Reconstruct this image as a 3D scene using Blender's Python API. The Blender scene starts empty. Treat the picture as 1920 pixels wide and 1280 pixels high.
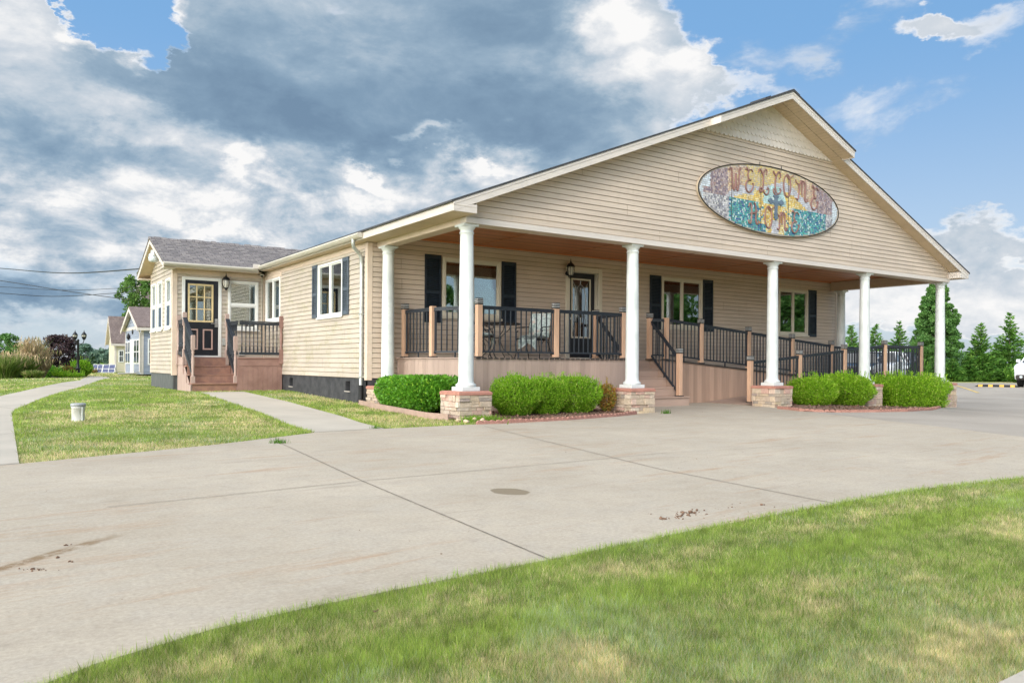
import bpy, bmesh, math, random
import numpy as np
from mathutils import Vector, Matrix
random.seed(7); RNG=np.random.default_rng(7)
SC=bpy.context.scene; COL=SC.collection
# ---------------------------------------------------------------- camera frame (recovered from the vanishing points)
F,HY,YAW,CX,CY,CZ,ROLL=1463.996,681.034,0.59833,-6.7753,-11.3155,0.93,0.0062
def ray(x,y):
    cr,sr=math.cos(ROLL),math.sin(ROLL); a=x-960; b=y-HY
    u=a*cr+b*sr; v=-a*sr+b*cr; s,c=math.sin(YAW),math.cos(YAW); r=u/F
    return np.array([r*c+s,-r*s+c,-v/F])
CAMP=np.array([CX,CY,CZ])
def S(t):
    t=np.clip(t,0,1); return t*t*(3-2*t)
def gz(x,y):
    """terrain height"""
    left=0.2*np.clip(np.asarray(y,float)/8.0,0,1)*S((np.asarray(x,float)+9)/5)*S((6.0-x)/3.5)
    right=-0.21*S((np.asarray(x,float)-8)/8)*S((34-x)/12)
    return left*S((40-np.asarray(y,float))/20)+right
def at(x,y,up=0.0):
    """where the sight line of a photograph point meets the terrain"""
    v=ray(x,y); t=-CZ/v[2] if v[2]<-1e-6 else 400.
    for _ in range(25):
        p=CAMP+t*v; t=(gz(p[0],p[1])+up-CZ)/v[2]
    p=CAMP+t*v; return (float(p[0]),float(p[1]))
def onY(x,y,Y):
    v=ray(x,y); p=CAMP+(Y-CY)/v[1]*v; return p
def dep(x,y,D):
    """point at forward depth D"""
    return CAMP+D*ray(x,y)
# ---------------------------------------------------------------- scene bookkeeping
def tag(o,label,cat,group=None,kind=None):
    if label: o['label']=label
    if cat: o['category']=cat
    if group: o['group']=group
    if kind: o['kind']=kind
    return o
def thing(name,label,cat,loc=(0,0,0),group=None,rz=0,kind=None):
    o=bpy.data.objects.new(name,None); COL.objects.link(o); o.location=loc; o.rotation_euler=(0,0,rz)
    o.empty_display_size=.2
    return tag(o,label,cat,group,kind)
def kids(o): return [c for c in o.children]
def dup(root,loc,rz=None,label=None,scale=None):
    r=root.copy(); COL.objects.link(r); r.location=loc
    if rz is not None: r.rotation_euler=(0,0,rz)
    if scale is not None: r.scale=scale if hasattr(scale,'__len__') else (scale,)*3
    if label: r['label']=label
    for ch in kids(root):
        c=ch.copy(); COL.objects.link(c); c.parent=r
        for g in kids(ch):
            d=g.copy(); COL.objects.link(d); d.parent=c
    return r
def org(p):
    o=Vector((0,0,0))
    while p is not None: o=o+p.location; p=p.parent
    return o
class MB:
    def __init__(s): s.v=[]; s.f=[]; s.m=[]; s.sm=[]
    def add(s,vs,fs,mi=0,sm=False):
        o=len(s.v); s.v+=[(float(a[0]),float(a[1]),float(a[2])) for a in vs]
        for f in fs: s.f.append(tuple(i+o for i in f)); s.m.append(mi); s.sm.append(sm)
    def box(s,x0,y0,z0,x1,y1,z1,mi=0):
        x0,x1=min(x0,x1),max(x0,x1); y0,y1=min(y0,y1),max(y0,y1); z0,z1=min(z0,z1),max(z0,z1)
        s.add([(x0,y0,z0),(x1,y0,z0),(x1,y1,z0),(x0,y1,z0),(x0,y0,z1),(x1,y0,z1),(x1,y1,z1),(x0,y1,z1)],
              [(3,2,1,0),(4,5,6,7),(0,1,5,4),(1,2,6,5),(2,3,7,6),(3,0,4,7)],mi)
    def cbox(s,cx,cy,z0,w,d,h,mi=0): s.box(cx-w/2,cy-d/2,z0,cx+w/2,cy+d/2,z0+h,mi)
    def bar(s,p,q,w,h,mi=0,up=(0,0,1)):
        p=Vector(p); q=Vector(q); d=(q-p).normalized(); u=Vector(up)
        if abs(d.dot(u))>.99: u=Vector((0,1,0))
        r=d.cross(u).normalized(); u=r.cross(d).normalized(); r=r*w/2; u=u*h/2
        vs=[p-r-u,p+r-u,p+r+u,p-r+u,q-r-u,q+r-u,q+r+u,q-r+u]
        s.add(vs,[(0,1,2,3),(7,6,5,4),(4,5,1,0),(5,6,2,1),(6,7,3,2),(7,4,0,3)],mi)
    def tube(s,pts,r,n=8,mi=0,caps=True,sm=True):
        P=[Vector(p) for p in pts]; k=len(P); rr=r if hasattr(r,'__len__') else [r]*k
        vs=[]; prev=None
        for i in range(k):
            d=(P[min(i+1,k-1)]-P[max(i-1,0)]).normalized()
            if prev is None:
                a=Vector((0,0,1)) if abs(d.z)<.9 else Vector((1,0,0)); u=d.cross(a).normalized()
            else:
                u=prev-d*prev.dot(d); u=u.normalized() if u.length>1e-6 else d.orthogonal().normalized()
            prev=u; w=d.cross(u)
            for j in range(n):
                t=2*math.pi*j/n; vs.append(P[i]+(u*math.cos(t)+w*math.sin(t))*rr[i])
        fs=[(i*n+j,i*n+(j+1)%n,(i+1)*n+(j+1)%n,(i+1)*n+j) for i in range(k-1) for j in range(n)]
        s.add(vs,fs,mi,sm)
        if caps: s.add(vs[:n],[tuple(range(n-1,-1,-1))],mi); s.add(vs[-n:],[tuple(range(n))],mi)
    def lathe(s,prof,c=(0,0,0),n=24,mi=0,sm=True,caps=True):
        vs=[]; k=len(prof)
        for r,z in prof:
            for j in range(n):
                t=2*math.pi*j/n; vs.append((c[0]+r*math.cos(t),c[1]+r*math.sin(t),c[2]+z))
        fs=[(i*n+j,i*n+(j+1)%n,(i+1)*n+(j+1)%n,(i+1)*n+j) for i in range(k-1) for j in range(n)]
        s.add(vs,fs,mi,sm)
        if caps:
            s.add(vs[:n],[tuple(range(n-1,-1,-1))],mi); s.add(vs[-n:],[tuple(range(n))],mi)
    def prism(s,poly,ax,a0,a1,mi=0):
        """2-D polygon (the two other axes in order) extruded along axis ax"""
        n=len(poly)
        def P(q,a):
            return (a,q[0],q[1]) if ax==0 else (q[0],a,q[1]) if ax==1 else (q[0],q[1],a)
        vs=[P(q,a0) for q in poly]+[P(q,a1) for q in poly]
        s.add(vs,[tuple(range(n)),tuple(range(2*n-1,n-1,-1))]+[(i,i+n,(i+1)%n+n,(i+1)%n) for i in range(n)],mi)
    def quad(s,a,b,c,d,mi=0): s.add([a,b,c,d],[(0,1,2,3)],mi)
    def blob(s,c,r,sub=2,mi=0,amp=.15,seed=0):
        bm=bmesh.new(); bmesh.ops.create_icosphere(bm,subdivisions=sub,radius=1); rr=r if hasattr(r,'__len__') else (r,r,r)
        rs=np.random.default_rng(seed); ph=rs.uniform(0,6.28,6); bm.verts.ensure_lookup_table(); vs=[]
        for v in bm.verts:
            k=1+amp*(math.sin(3*v.co.x+ph[0])+math.sin(4*v.co.y+ph[1])+math.sin(3.5*v.co.z+ph[2]))/2
            vs.append((c[0]+v.co.x*rr[0]*k,c[1]+v.co.y*rr[1]*k,c[2]+v.co.z*rr[2]*k))
        s.add(vs,[tuple(v.index for v in f.verts) for f in bm.faces],mi,True); bm.free()
    def build(s,name,mats,parent=None,loc=None,bevel=0,seg=1,fix=True):
        o0=org(parent) if parent is not None else Vector(loc or (0,0,0))
        me=bpy.data.meshes.new(name)
        me.from_pydata([(v[0]-o0.x,v[1]-o0.y,v[2]-o0.z) for v in s.v],[],s.f)
        for m in (mats if isinstance(mats,(list,tuple)) else [mats]): me.materials.append(m)
        me.polygons.foreach_set('material_index',s.m); me.polygons.foreach_set('use_smooth',s.sm)
        if fix:
            bm=bmesh.new(); bm.from_mesh(me); bmesh.ops.recalc_face_normals(bm,faces=bm.faces); bm.to_mesh(me); bm.free()
        me.update()
        o=bpy.data.objects.new(name,me); COL.objects.link(o)
        if parent is not None: o.parent=parent
        else: o.location=o0
        if bevel:
            b=o.modifiers.new('Bevel','BEVEL'); b.width=bevel; b.segments=seg; b.limit_method='ANGLE'; b.angle_limit=.7
        return o
def poly_mesh(name,V,mat,parent=None,loc=None,col=None):
    """V (N,k,3): N separate k-gons"""
    V=np.asarray(V,np.float32); N,k,_=V.shape
    o0=org(parent) if parent is not None else Vector(loc or (0,0,0))
    V=V-np.array(o0,np.float32); me=bpy.data.meshes.new(name)
    me.vertices.add(N*k); me.vertices.foreach_set('co',V.reshape(-1))
    me.loops.add(N*k); me.loops.foreach_set('vertex_index',np.arange(N*k,dtype=np.int32))
    me.polygons.add(N); me.polygons.foreach_set('loop_start',np.arange(0,N*k,k,dtype=np.int32))
    me.polygons.foreach_set('loop_total',np.full(N,k,np.int32))
    me.materials.append(mat)
    if col is not None:
        ca=me.color_attributes.new('Col','FLOAT_COLOR','POINT')
        c=np.ones((N,k,4),np.float32); c[:,:,:3]=col[:,None,:] if col.ndim==2 else col
        ca.data.foreach_set('color',c.reshape(-1))
    me.update(calc_edges=True); me.validate()
    o=bpy.data.objects.new(name,me); COL.objects.link(o)
    if parent is not None: o.parent=parent
    else: o.location=o0
    return o
# ---------------------------------------------------------------- materials
def newmat(name):
    m=bpy.data.materials.new(name); m.use_nodes=True; nt=m.node_tree
    return m,nt,nt.nodes['Principled BSDF']
def N(nt,t,**kw):
    n=nt.nodes.new('ShaderNode'+t)
    for k,v in kw.items():
        if k.startswith('i_'): n.inputs[k[2:].replace('_',' ')].default_value=v
        else: setattr(n,k,v)
    return n
def L(nt,a,b): nt.links.new(a,b)
def mixc(nt,fac,a,b,blend='MIX'):
    n=nt.nodes.new('ShaderNodeMix'); n.data_type='RGBA'; n.blend_type=blend
    for sock,v in ((n.inputs[0],fac),(n.inputs[6],a),(n.inputs[7],b)):
        if hasattr(v,'is_linked'): nt.links.new(v,sock)
        else: sock.default_value=v if not hasattr(v,'__len__') else (*v[:3],1)
    return n.outputs[2]
def mth(nt,op,a,b=None,c=None,clamp=False):
    n=nt.nodes.new('ShaderNodeMath'); n.operation=op; n.use_clamp=clamp
    for i,v in enumerate((a,b,c)):
        if v is None: continue
        if hasattr(v,'is_linked'): nt.links.new(v,n.inputs[i])
        else: n.inputs[i].default_value=v
    return n.outputs[0]
def sstep(nt,v,a,b):
    n=nt.nodes.new('ShaderNodeMapRange'); n.interpolation_type='SMOOTHSTEP'
    nt.links.new(v,n.inputs[0]); n.inputs[1].default_value=a; n.inputs[2].default_value=b
    return n.outputs[0]
def noise(nt,scale,detail=4,rough=.55,vec=None,dist=0):
    n=N(nt,'TexNoise'); n.inputs['Scale'].default_value=scale; n.inputs['Detail'].default_value=detail
    n.inputs['Roughness'].default_value=rough; n.inputs['Distortion'].default_value=dist
    if vec is None: vec=nt.nodes.get('TC_') or N(nt,'TexCoord'); 
    if hasattr(vec,'outputs'): vec.name='TC_'; vec=vec.outputs['Object']
    L(nt,vec,n.inputs['Vector']); return n
def sc3(nt,vec,s):
    n=N(nt,'Mapping'); n.inputs['Scale'].default_value=s; L(nt,vec,n.inputs['Vector']); return n.outputs[0]
def objv(nt):
    t=nt.nodes.get('TC_')
    if t is None: t=N(nt,'TexCoord'); t.name='TC_'
    return t.outputs['Object']
def scale(c,k): return tuple(min(1,max(0,x*k)) for x in c)
def pm(name,c,rough=.6,var=.12,ns=6.,bump=0.,bs=80.,c2=None,spec=.35,metal=0.,stretch=None,fine=0.):
    m,nt,b=newmat(name); v=objv(nt)
    vv=sc3(nt,v,stretch) if stretch else v
    n=noise(nt,ns,5,.6,vv); f=sstep(nt,n.outputs[0],.3,.7)
    col=mixc(nt,f,scale(c,1-var),c2 or scale(c,1+var))
    if fine:
        n2=noise(nt,bs,3,.6,vv); col=mixc(nt,1.0,col,mixc(nt,n2.outputs[0],(1-fine,)*3,(1+fine,)*3),'MULTIPLY')
    L(nt,col,b.inputs['Base Color']); b.inputs['Roughness'].default_value=rough
    b.inputs['Specular IOR Level'].default_value=spec; b.inputs['Metallic'].default_value=metal
    if bump:
        n3=noise(nt,bs,4,.6,vv); bp=N(nt,'Bump'); bp.inputs['Strength'].default_value=bump; bp.inputs['Distance'].default_value=.01
        L(nt,n3.outputs[0],bp.inputs['Height']); L(nt,bp.outputs[0],b.inputs['Normal'])
    return m
def leafmat(name,dark,light,accent=None,af=.0,trans=.3,cl=3.,rough=.5):
    m,nt,b=newmat(name); g=N(nt,'NewGeometry'); v=objv(nt)
    n=noise(nt,cl,3,.5,v); r=g.outputs['Random Per Island']
    f=mth(nt,'ADD',mth(nt,'MULTIPLY',r,.6),mth(nt,'MULTIPLY',sstep(nt,n.outputs[0],.3,.7),.4))
    col=mixc(nt,f,dark,light)
    if accent: col=mixc(nt,mth(nt,'GREATER_THAN',mth(nt,'FRACT',mth(nt,'MULTIPLY',r,37.)),1-af),col,accent)
    L(nt,col,b.inputs['Base Color']); b.inputs['Roughness'].default_value=rough; b.inputs['Specular IOR Level'].default_value=.25
    t=N(nt,'BsdfTranslucent'); L(nt,col,t.inputs['Color']); ms=N(nt,'MixShader'); ms.inputs[0].default_value=trans
    out=nt.nodes['Material Output']; L(nt,b.outputs[0],ms.inputs[1]); L(nt,t.outputs[0],ms.inputs[2]); L(nt,ms.outputs[0],out.inputs[0])
    return m
def attrmat(name,rough=.6,trans=0.,spec=.25,var=0.,up=0.):
    m,nt,b=newmat(name); a=N(nt,'VertexColor'); a.layer_name='Col'; col=a.outputs['Color']
    if var:
        g=N(nt,'NewGeometry'); col=mixc(nt,1.,col,mixc(nt,g.outputs['Random Per Island'],(1-var,)*3,(1+var,)*3),'MULTIPLY')
    L(nt,col,b.inputs['Base Color']); b.inputs['Roughness'].default_value=rough; b.inputs['Specular IOR Level'].default_value=spec
    nrm=None
    if up:
        g2=N(nt,'NewGeometry'); a1=N(nt,'VectorMath',operation='SCALE'); L(nt,g2.outputs['Normal'],a1.inputs[0]); a1.inputs['Scale'].default_value=1-up
        a2=N(nt,'VectorMath',operation='ADD'); L(nt,a1.outputs[0],a2.inputs[0]); a2.inputs[1].default_value=(0,0,up); a3=N(nt,'VectorMath',operation='NORMALIZE'); L(nt,a2.outputs[0],a3.inputs[0]); nrm=a3.outputs[0]; L(nt,nrm,b.inputs['Normal'])
    if trans:
        t=N(nt,'BsdfTranslucent'); L(nt,col,t.inputs['Color']); ms=N(nt,'MixShader'); ms.inputs[0].default_value=trans
        out=nt.nodes['Material Output']; L(nt,b.outputs[0],ms.inputs[1]); L(nt,t.outputs[0],ms.inputs[2]); L(nt,ms.outputs[0],out.inputs[0])
    return m
def islandmat(name,cols,rough=.85,bump=.5,bs=40.,spec=.2):
    m,nt,b=newmat(name); g=N(nt,'NewGeometry'); r=N(nt,'ValToRGB'); r.color_ramp.interpolation='LINEAR'
    e=r.color_ramp.elements
    while len(e)<len(cols): e.new(.5)
    for i,c in enumerate(cols): e[i].position=i/(len(cols)-1); e[i].color=(*c,1)
    L(nt,g.outputs['Random Per Island'],r.inputs[0]); n=noise(nt,bs*.4,5,.65); v=mixc(nt,n.outputs[0],(.55,)*3,(1.35,)*3)
    L(nt,mixc(nt,1.,r.outputs[0],v,'MULTIPLY'),b.inputs['Base Color']); b.inputs['Roughness'].default_value=rough
    b.inputs['Specular IOR Level'].default_value=spec
    if bump:
        n3=noise(nt,bs,5,.6); bp=N(nt,'Bump'); bp.inputs['Strength'].default_value=bump; bp.inputs['Distance'].default_value=.02
        L(nt,n3.outputs[0],bp.inputs['Height']); L(nt,bp.outputs[0],b.inputs['Normal'])
    return m
def glassmat(name,tint=(.9,.95,.93),refl=.14):
    m,nt,b=newmat(name); nt.nodes.remove(b); out=nt.nodes['Material Output']
    t=N(nt,'BsdfTransparent'); t.inputs[0].default_value=(*tint,1); g=N(nt,'BsdfGlossy'); g.inputs['Roughness'].default_value=.015
    g.inputs[0].default_value=(.95,1,1,1)
    fr=N(nt,'LayerWeight'); fr.inputs[0].default_value=.45; f=mth(nt,'ADD',mth(nt,'MULTIPLY',fr.outputs['Fresnel'],.9),refl,clamp=True)
    n=noise(nt,1.3,2,.5); bp=N(nt,'Bump'); bp.inputs['Strength'].default_value=.05; bp.inputs['Distance'].default_value=.02
    L(nt,n.outputs[0],bp.inputs['Height']); L(nt,bp.outputs[0],g.inputs['Normal'])
    ms=N(nt,'MixShader'); L(nt,f,ms.inputs[0]); L(nt,t.outputs[0],ms.inputs[1]); L(nt,g.outputs[0],ms.inputs[2]); L(nt,ms.outputs[0],out.inputs[0])
    return m
def sidingmat(name,c,moss=0.,streak=.08):
    """vinyl siding: per-panel tone, faint grime streaks, optional mildew"""
    m,nt,b=newmat(name); v=objv(nt)
    n=noise(nt,.9,3,.5,sc3(nt,v,(1,1,6))); col=mixc(nt,sstep(nt,n.outputs[0],.25,.75),scale(c,1-streak),scale(c,1+streak))
    n2=noise(nt,5.,6,.7,sc3(nt,v,(1,1,.35))); col=mixc(nt,mth(nt,'MULTIPLY',sstep(nt,n2.outputs[0],.5,.8),.25),col,(c[0]*.62,c[1]*.6,c[2]*.55))
    if moss:
        n3=noise(nt,2.2,6,.75,sc3(nt,v,(1,1,1.6))); n4=noise(nt,26,3,.6)
        f=mth(nt,'MULTIPLY',mth(nt,'MULTIPLY',sstep(nt,n3.outputs[0],.46,.66),sstep(nt,n4.outputs[0],.3,.65)),moss)
        col=mixc(nt,f,col,(.30,.28,.13))
    L(nt,col,b.inputs['Base Color']); b.inputs['Roughness'].default_value=.5; b.inputs['Specular IOR Level'].default_value=.3
    n5=noise(nt,140,2,.5,sc3(nt,v,(.15,.15,1))); bp=N(nt,'Bump'); bp.inputs['Strength'].default_value=.12; bp.inputs['Distance'].default_value=.004
    L(nt,n5.outputs[0],bp.inputs['Height']); L(nt,bp.outputs[0],b.inputs['Normal'])
    return m
def boardmat(name,c,var,ax='X',w=.14,rough=.6,gap=.0):
    """boards side by side along axis ax: tone per board, grain along the board"""
    m,nt,b=newmat(name); v=objv(nt); sp=N(nt,'SeparateXYZ'); L(nt,v,sp.inputs[0])
    k=mth(nt,'FLOOR',mth(nt,'DIVIDE',sp.outputs[ax],w)); wn=N(nt,'TexWhiteNoise'); wn.noise_dimensions='1D'; L(nt,k,wn.inputs['W'])
    col=mixc(nt,wn.outputs['Value'],scale(c,1-var),scale(c,1+var))
    g=noise(nt,9.,5,.65,sc3(nt,v,(1,1,.12) if ax!='Z' else (.06,1,1))); col=mixc(nt,1.,col,mixc(nt,g.outputs[0],(.8,)*3,(1.2,)*3),'MULTIPLY')
    L(nt,col,b.inputs['Base Color']); b.inputs['Roughness'].default_value=rough; b.inputs['Specular IOR Level'].default_value=.3
    bp=N(nt,'Bump'); bp.inputs['Strength'].default_value=.15; bp.inputs['Distance'].default_value=.004
    L(nt,g.outputs[0],bp.inputs['Height']); L(nt,bp.outputs[0],b.inputs['Normal'])
    return m
def shinglemat(name,c1,c2,c3,swap):
    m,nt,b=newmat(name); v=objv(nt); mp=N(nt,'Mapping'); L(nt,v,mp.inputs[0]); mp.inputs['Rotation'].default_value=swap
    bt=N(nt,'TexBrick'); L(nt,mp.outputs[0],bt.inputs['Vector']); bt.inputs['Scale'].default_value=1.; bt.inputs['Brick Width'].default_value=.22
    bt.inputs['Row Height'].default_value=.14; bt.inputs['Mortar Size'].default_value=.006; bt.inputs['Bias'].default_value=0.
    bt.inputs['Color1'].default_value=(*c1,1); bt.inputs['Color2'].default_value=(*c2,1); bt.inputs['Mortar'].default_value=(*scale(c1,.35),1); bt.offset=.37
    n=noise(nt,7.,4,.7); col=mixc(nt,sstep(nt,n.outputs[0],.45,.75),bt.outputs['Color'],c3)
    n2=noise(nt,160,2,.5); col=mixc(nt,1.,col,mixc(nt,n2.outputs[0],(.65,)*3,(1.35,)*3),'MULTIPLY')
    L(nt,col,b.inputs['Base Color']); b.inputs['Roughness'].default_value=.9; b.inputs['Specular IOR Level'].default_value=.15
    return m
M={}
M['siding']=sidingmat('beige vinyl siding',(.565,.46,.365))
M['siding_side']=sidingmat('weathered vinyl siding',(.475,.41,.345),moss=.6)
M['gable']=sidingmat('gable vinyl siding',(.54,.445,.36),streak=.07)
M['lapline']=pm('shaded dusty siding lap line',(.25,.175,.125),.8,.15,5)  # brown paints in the shade of the lap groove, with some dust
M['trim']=pm('cream vinyl trim',(.62,.50,.40),.5,.05,3)
M['fascia']=pm('cream aluminium fascia',(.60,.54,.49),.45,.05,2.5,stretch=(.3,1,6))
M['soffit']=pm('tan vinyl soffit',(.55,.43,.29),.55,.06,4)
M['white']=pm('white painted column',(.57,.60,.585),.4,.06,2.2,c2=(.67,.69,.67))
M['winframe']=pm('white vinyl window frame',(.74,.74,.71),.4,.03,3)
M['creamframe']=pm('cream window frame',(.62,.56,.45),.45,.03,3)
M['navy']=pm('navy shutter plastic',(.014,.021,.032),.42,.25,9)
M['greyshut']=pm('faded blue grey shutter',(.075,.095,.12),.55,.2,9)
M['glass']=glassmat('window glass'); M['glassdark']=glassmat('porch window glass',(.75,.85,.82),.20)
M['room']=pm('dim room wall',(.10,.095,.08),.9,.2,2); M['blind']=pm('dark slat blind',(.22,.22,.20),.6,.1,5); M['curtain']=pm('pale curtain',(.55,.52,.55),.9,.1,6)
M['blackdoor']=pm('black door paint',(.018,.019,.024),.35,.2,6); M['yellow']=pm('faded yellow muntin',(.64,.50,.27),.5,.08,10)
M['pinktrim']=pm('dusty pink panel trim',(.50,.33,.28),.55,.08,12); M['steel']=pm('brushed steel',(.55,.55,.55),.35,.1,20,metal=.9)
M['black']=pm('black cast metal',(.012,.012,.014),.42,.2,20); M['rail']=pm('dark slate metal railing',(.026,.031,.04),.38,.15,12)
M['frosted']=pm('seeded lantern glass',(.55,.52,.44),.15,.15,30,spec=.6)
M['post']=pm('tan composite post',(.60,.375,.25),.6,.1,5,stretch=(1,1,.15))
M['skirt']=boardmat('mauve brown deck skirt',(.41,.30,.245),.11,'X',.145); M['skirty']=boardmat('mauve brown side skirt',(.41,.30,.245),.11,'Y',.145)
M['rampskirt']=boardmat('brown ramp skirt',(.45,.30,.22),.14,'X',.145)
M['decking']=boardmat('composite decking',(.33,.24,.195),.08,'Y',.14); M['step']=boardmat('composite step',(.43,.305,.24),.07,'Z',.19)
M['capmetal']=pm('bronze post cap',(.045,.038,.034),.45,.15,20); M['capband']=pm('pale cap band',(.62,.62,.60),.35,.05,10)
M['oldpaint']=pm('worn red brown deck paint',(.27,.152,.125),.6,.14,3.5,c2=(.30,.18,.15),bump=.1,bs=60)
M['oldstep']=pm('scuffed red brown step paint',(.27,.15,.12),.62,.15,6,c2=(.33,.18,.125),bump=.15,bs=50)
M['oldlight']=pm('faded pinkish skirt paint',(.40,.29,.25),.7,.1,4,stretch=(3,3,.4))
M['foundation']=pm('black coated foundation',(.034,.034,.040),.7,.2,5,c2=(.06,.06,.065),bump=.2,bs=30)
M['wingskirt']=pm('grey foundation panel',(.085,.092,.095),.75,.2,5,stretch=(3,3,.6),c2=(.12,.125,.12))
M['galv']=pm('galvanised metal',(.50,.52,.50),.4,.12,14,metal=.55); M['gutter']=pm('ivory gutter',(.50,.465,.39),.4,.1,4,stretch=(.4,.4,5))
M['rubber']=pm('black rubber',(.012,.012,.012),.7,.2,20)
M['stone']=islandmat('stacked ledge stone',[(.38,.31,.25),(.58,.46,.34),(.46,.36,.285),(.64,.54,.43),(.54,.35,.28),(.32,.28,.25),(.60,.46,.31),(.50,.42,.34)])
M['mortar']=pm('stone backing',(.12,.10,.085),.9); M['redcap']=pm('terracotta concrete cap',(.42,.20,.15),.75,.12,7,bump=.15,bs=60,fine=.12)
M['ceiling']=boardmat('stained wood ceiling',(.50,.19,.075),.18,'Y',.11,.42)
M['shingle']=shinglemat('asphalt shingle',(.17,.155,.155),(.25,.225,.215),(.13,.125,.135),(0,0,0))
M['shingled']=pm('shingle edge',(.055,.055,.06),.9,.3,30)
M['scallop']=pm('cream scalloped shingle',(.64,.575,.52),.5,.05,5)
M['brick']=islandmat('red scalloped edging',[(.34,.155,.12),(.40,.20,.15),(.30,.14,.11),(.42,.23,.18)],bs=60)
M['mulch']=pm('wood mulch',(.16,.09,.06),.95,.45,16,c2=(.30,.18,.13),bump=1.,bs=45)
M['asphalt']=pm('worn asphalt',(.31,.275,.235),.9,.10,.35,bump=.25,bs=90,fine=.25,c2=(.36,.32,.275))
M['walk']=pm('sidewalk concrete',(.41,.37,.315),.85,.08,.9,bump=.15,bs=70,fine=.12)
M['paint']=pm('yellow road paint',(.62,.44,.13),.7,.15,4)
M['carwhite']=pm('white car paint',(.72,.73,.75),.2,.02,2,spec=.6); M['cardark']=pm('charcoal car paint',(.03,.034,.042),.2,.05,2,spec=.6)
M['carblue']=pm('blue car paint',(.05,.12,.30),.2,.05,2,spec=.6); M['carglass']=pm('car window glass',(.015,.02,.025),.06,.1,2,spec=.8); M['lamp']=pm('headlamp lens',(.55,.6,.62),.12,.1,9,spec=.8)
M['amber']=pm('amber lens',(.7,.25,.03),.2,.1,9)
# ================================================================ GROUND
def clip_half(P,axis,val,keep_gt):
    out=[]; n=len(P)
    for i in range(n):
        a=P[i]; b=P[(i+1)%n]; da=(a[axis]-val)*(1 if keep_gt else -1); db=(b[axis]-val)*(1 if keep_gt else -1)
        if da>=0: out.append(a)
        if (da>0 and db<0) or (da<0 and db>0):
            t=da/(da-db); out.append((a[0]+t*(b[0]-a[0]),a[1]+t*(b[1]-a[1])))
    return out
def sheet(mb,poly,zoff,cell=1.0,mi=0):
    xs=[p[0] for p in poly]; ys=[p[1] for p in poly]; i0=math.floor(min(xs)/cell); i1=math.ceil(max(xs)/cell)
    for i in range(i0,i1):
        A=clip_half(poly,0,i*cell,True); A=clip_half(A,0,(i+1)*cell,False) if A else A
        if len(A)<3: continue
        y0=math.floor(min(p[1] for p in A)/cell); y1=math.ceil(max(p[1] for p in A)/cell)
        for j in range(y0,y1):
            B=clip_half(A,1,j*cell,True); B=clip_half(B,1,(j+1)*cell,False) if B else B
            Q=[]
            for p in B:
                if not Q or abs(p[0]-Q[-1][0])+abs(p[1]-Q[-1][1])>1e-5: Q.append(p)
            if len(Q)>2 and abs(Q[0][0]-Q[-1][0])+abs(Q[0][1]-Q[-1][1])<1e-5: Q.pop()
            if len(Q)<3: continue
            ar=sum(Q[k][0]*Q[(k+1)%len(Q)][1]-Q[(k+1)%len(Q)][0]*Q[k][1] for k in range(len(Q)))
            if abs(ar)<1e-5: continue
            if ar<0: Q=Q[::-1]
            mb.add([(p[0],p[1],float(gz(p[0],p[1]))+zoff) for p in Q],[tuple(range(len(Q)))],mi)
def edge_skirt(mb,poly,zoff,d,mi=0):
    n=len(poly)
    for i in range(n):
        a,b=poly[i],poly[(i+1)%n]; L_=math.hypot(b[0]-a[0],b[1]-a[1]); k=max(1,int(L_))
        for j in range(k):
            p=(a[0]+(b[0]-a[0])*j/k,a[1]+(b[1]-a[1])*j/k); q=(a[0]+(b[0]-a[0])*(j+1)/k,a[1]+(b[1]-a[1])*(j+1)/k)
            zp,zq=float(gz(*p))+zoff,float(gz(*q))+zoff
            mb.quad((p[0],p[1],zp),(q[0],q[1],zq),(q[0],q[1],zq-d),(p[0],p[1],zp-d),mi)
PX=lambda L_:[at(*p) for p in L_]
lawn_edge=PX([(2220,858),(2060,878),(1920,895),(1810,906),(1700,920),(1560,945),(1400,974),(1250,1004),(1140,1026),(1030,1048),(830,1087),(600,1133),(400,1178),(180,1243),(60,1290),(-250,1400),(-600,1560)])
bed1_front=PX([(893,795),(930,794),(1000,790.5),(1060,787.5),(1120,783),(1165,779.5),(1192,776)])
bed2_front=PX([(1480,768),(1510,771.5),(1560,773),(1640,772.5),(1700,771.5),(1745,769),(1763,764)])
DRIVE=lawn_edge+PX([(-900,1100),(-500,905),(-115,882),(36,869),(200,853),(400,833.5),(590,810.5),(720,803.2),(845,797.3)])+bed1_front+[(4.15,-.35),(4.2,.9),(4.7,2.2),(9.4,2.0),(9.3,.9),(7.75,.4),(7.7,-.2)]+bed2_front[:2]+PX([(1640,786),(1780,802),(1920,819),(2080,839)])
ASPH=bed2_front[1:]+[(15.75,-.35),(16.2,.4),(16.6,4),(17,9)]+PX([(1530,717),(1600,716.5),(1700,716.5),(1990,718.5),(2600,726),(2900,860),(2220,858)])+PX([(2080,839),(1920,819),(1780,802),(1640,786)])
WALKL=PX([(36,869),(22,775),(28,767.5),(70,750),(105.5,738),(145,727.7),(169,719.5),(201.6,709.7),(207,707.5),(190,705.5),(166,705),(156,709),(150,713),(117,717),(82,724),(35,734.8),(0,742.5),(-60,757),(-118,778),(-115,882)])
WALK=PX([(376,735.3),(486,772),(590,810.5),(720,803.2),(640,780),(540,753),(456,734)])
BED0=[(-.42,3.6),(-.5,2.2),(-.55,.3),(-.3,-.35),(.3,-.3),(.75,.95),(.4,2.1),(.3,3.3)]
BED1=[bed1_front[0]]+bed1_front[1:]+[(3.5,-.3),(3.6,.96),(.75,.96),(.25,.3),(.3,-.3)]
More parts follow.
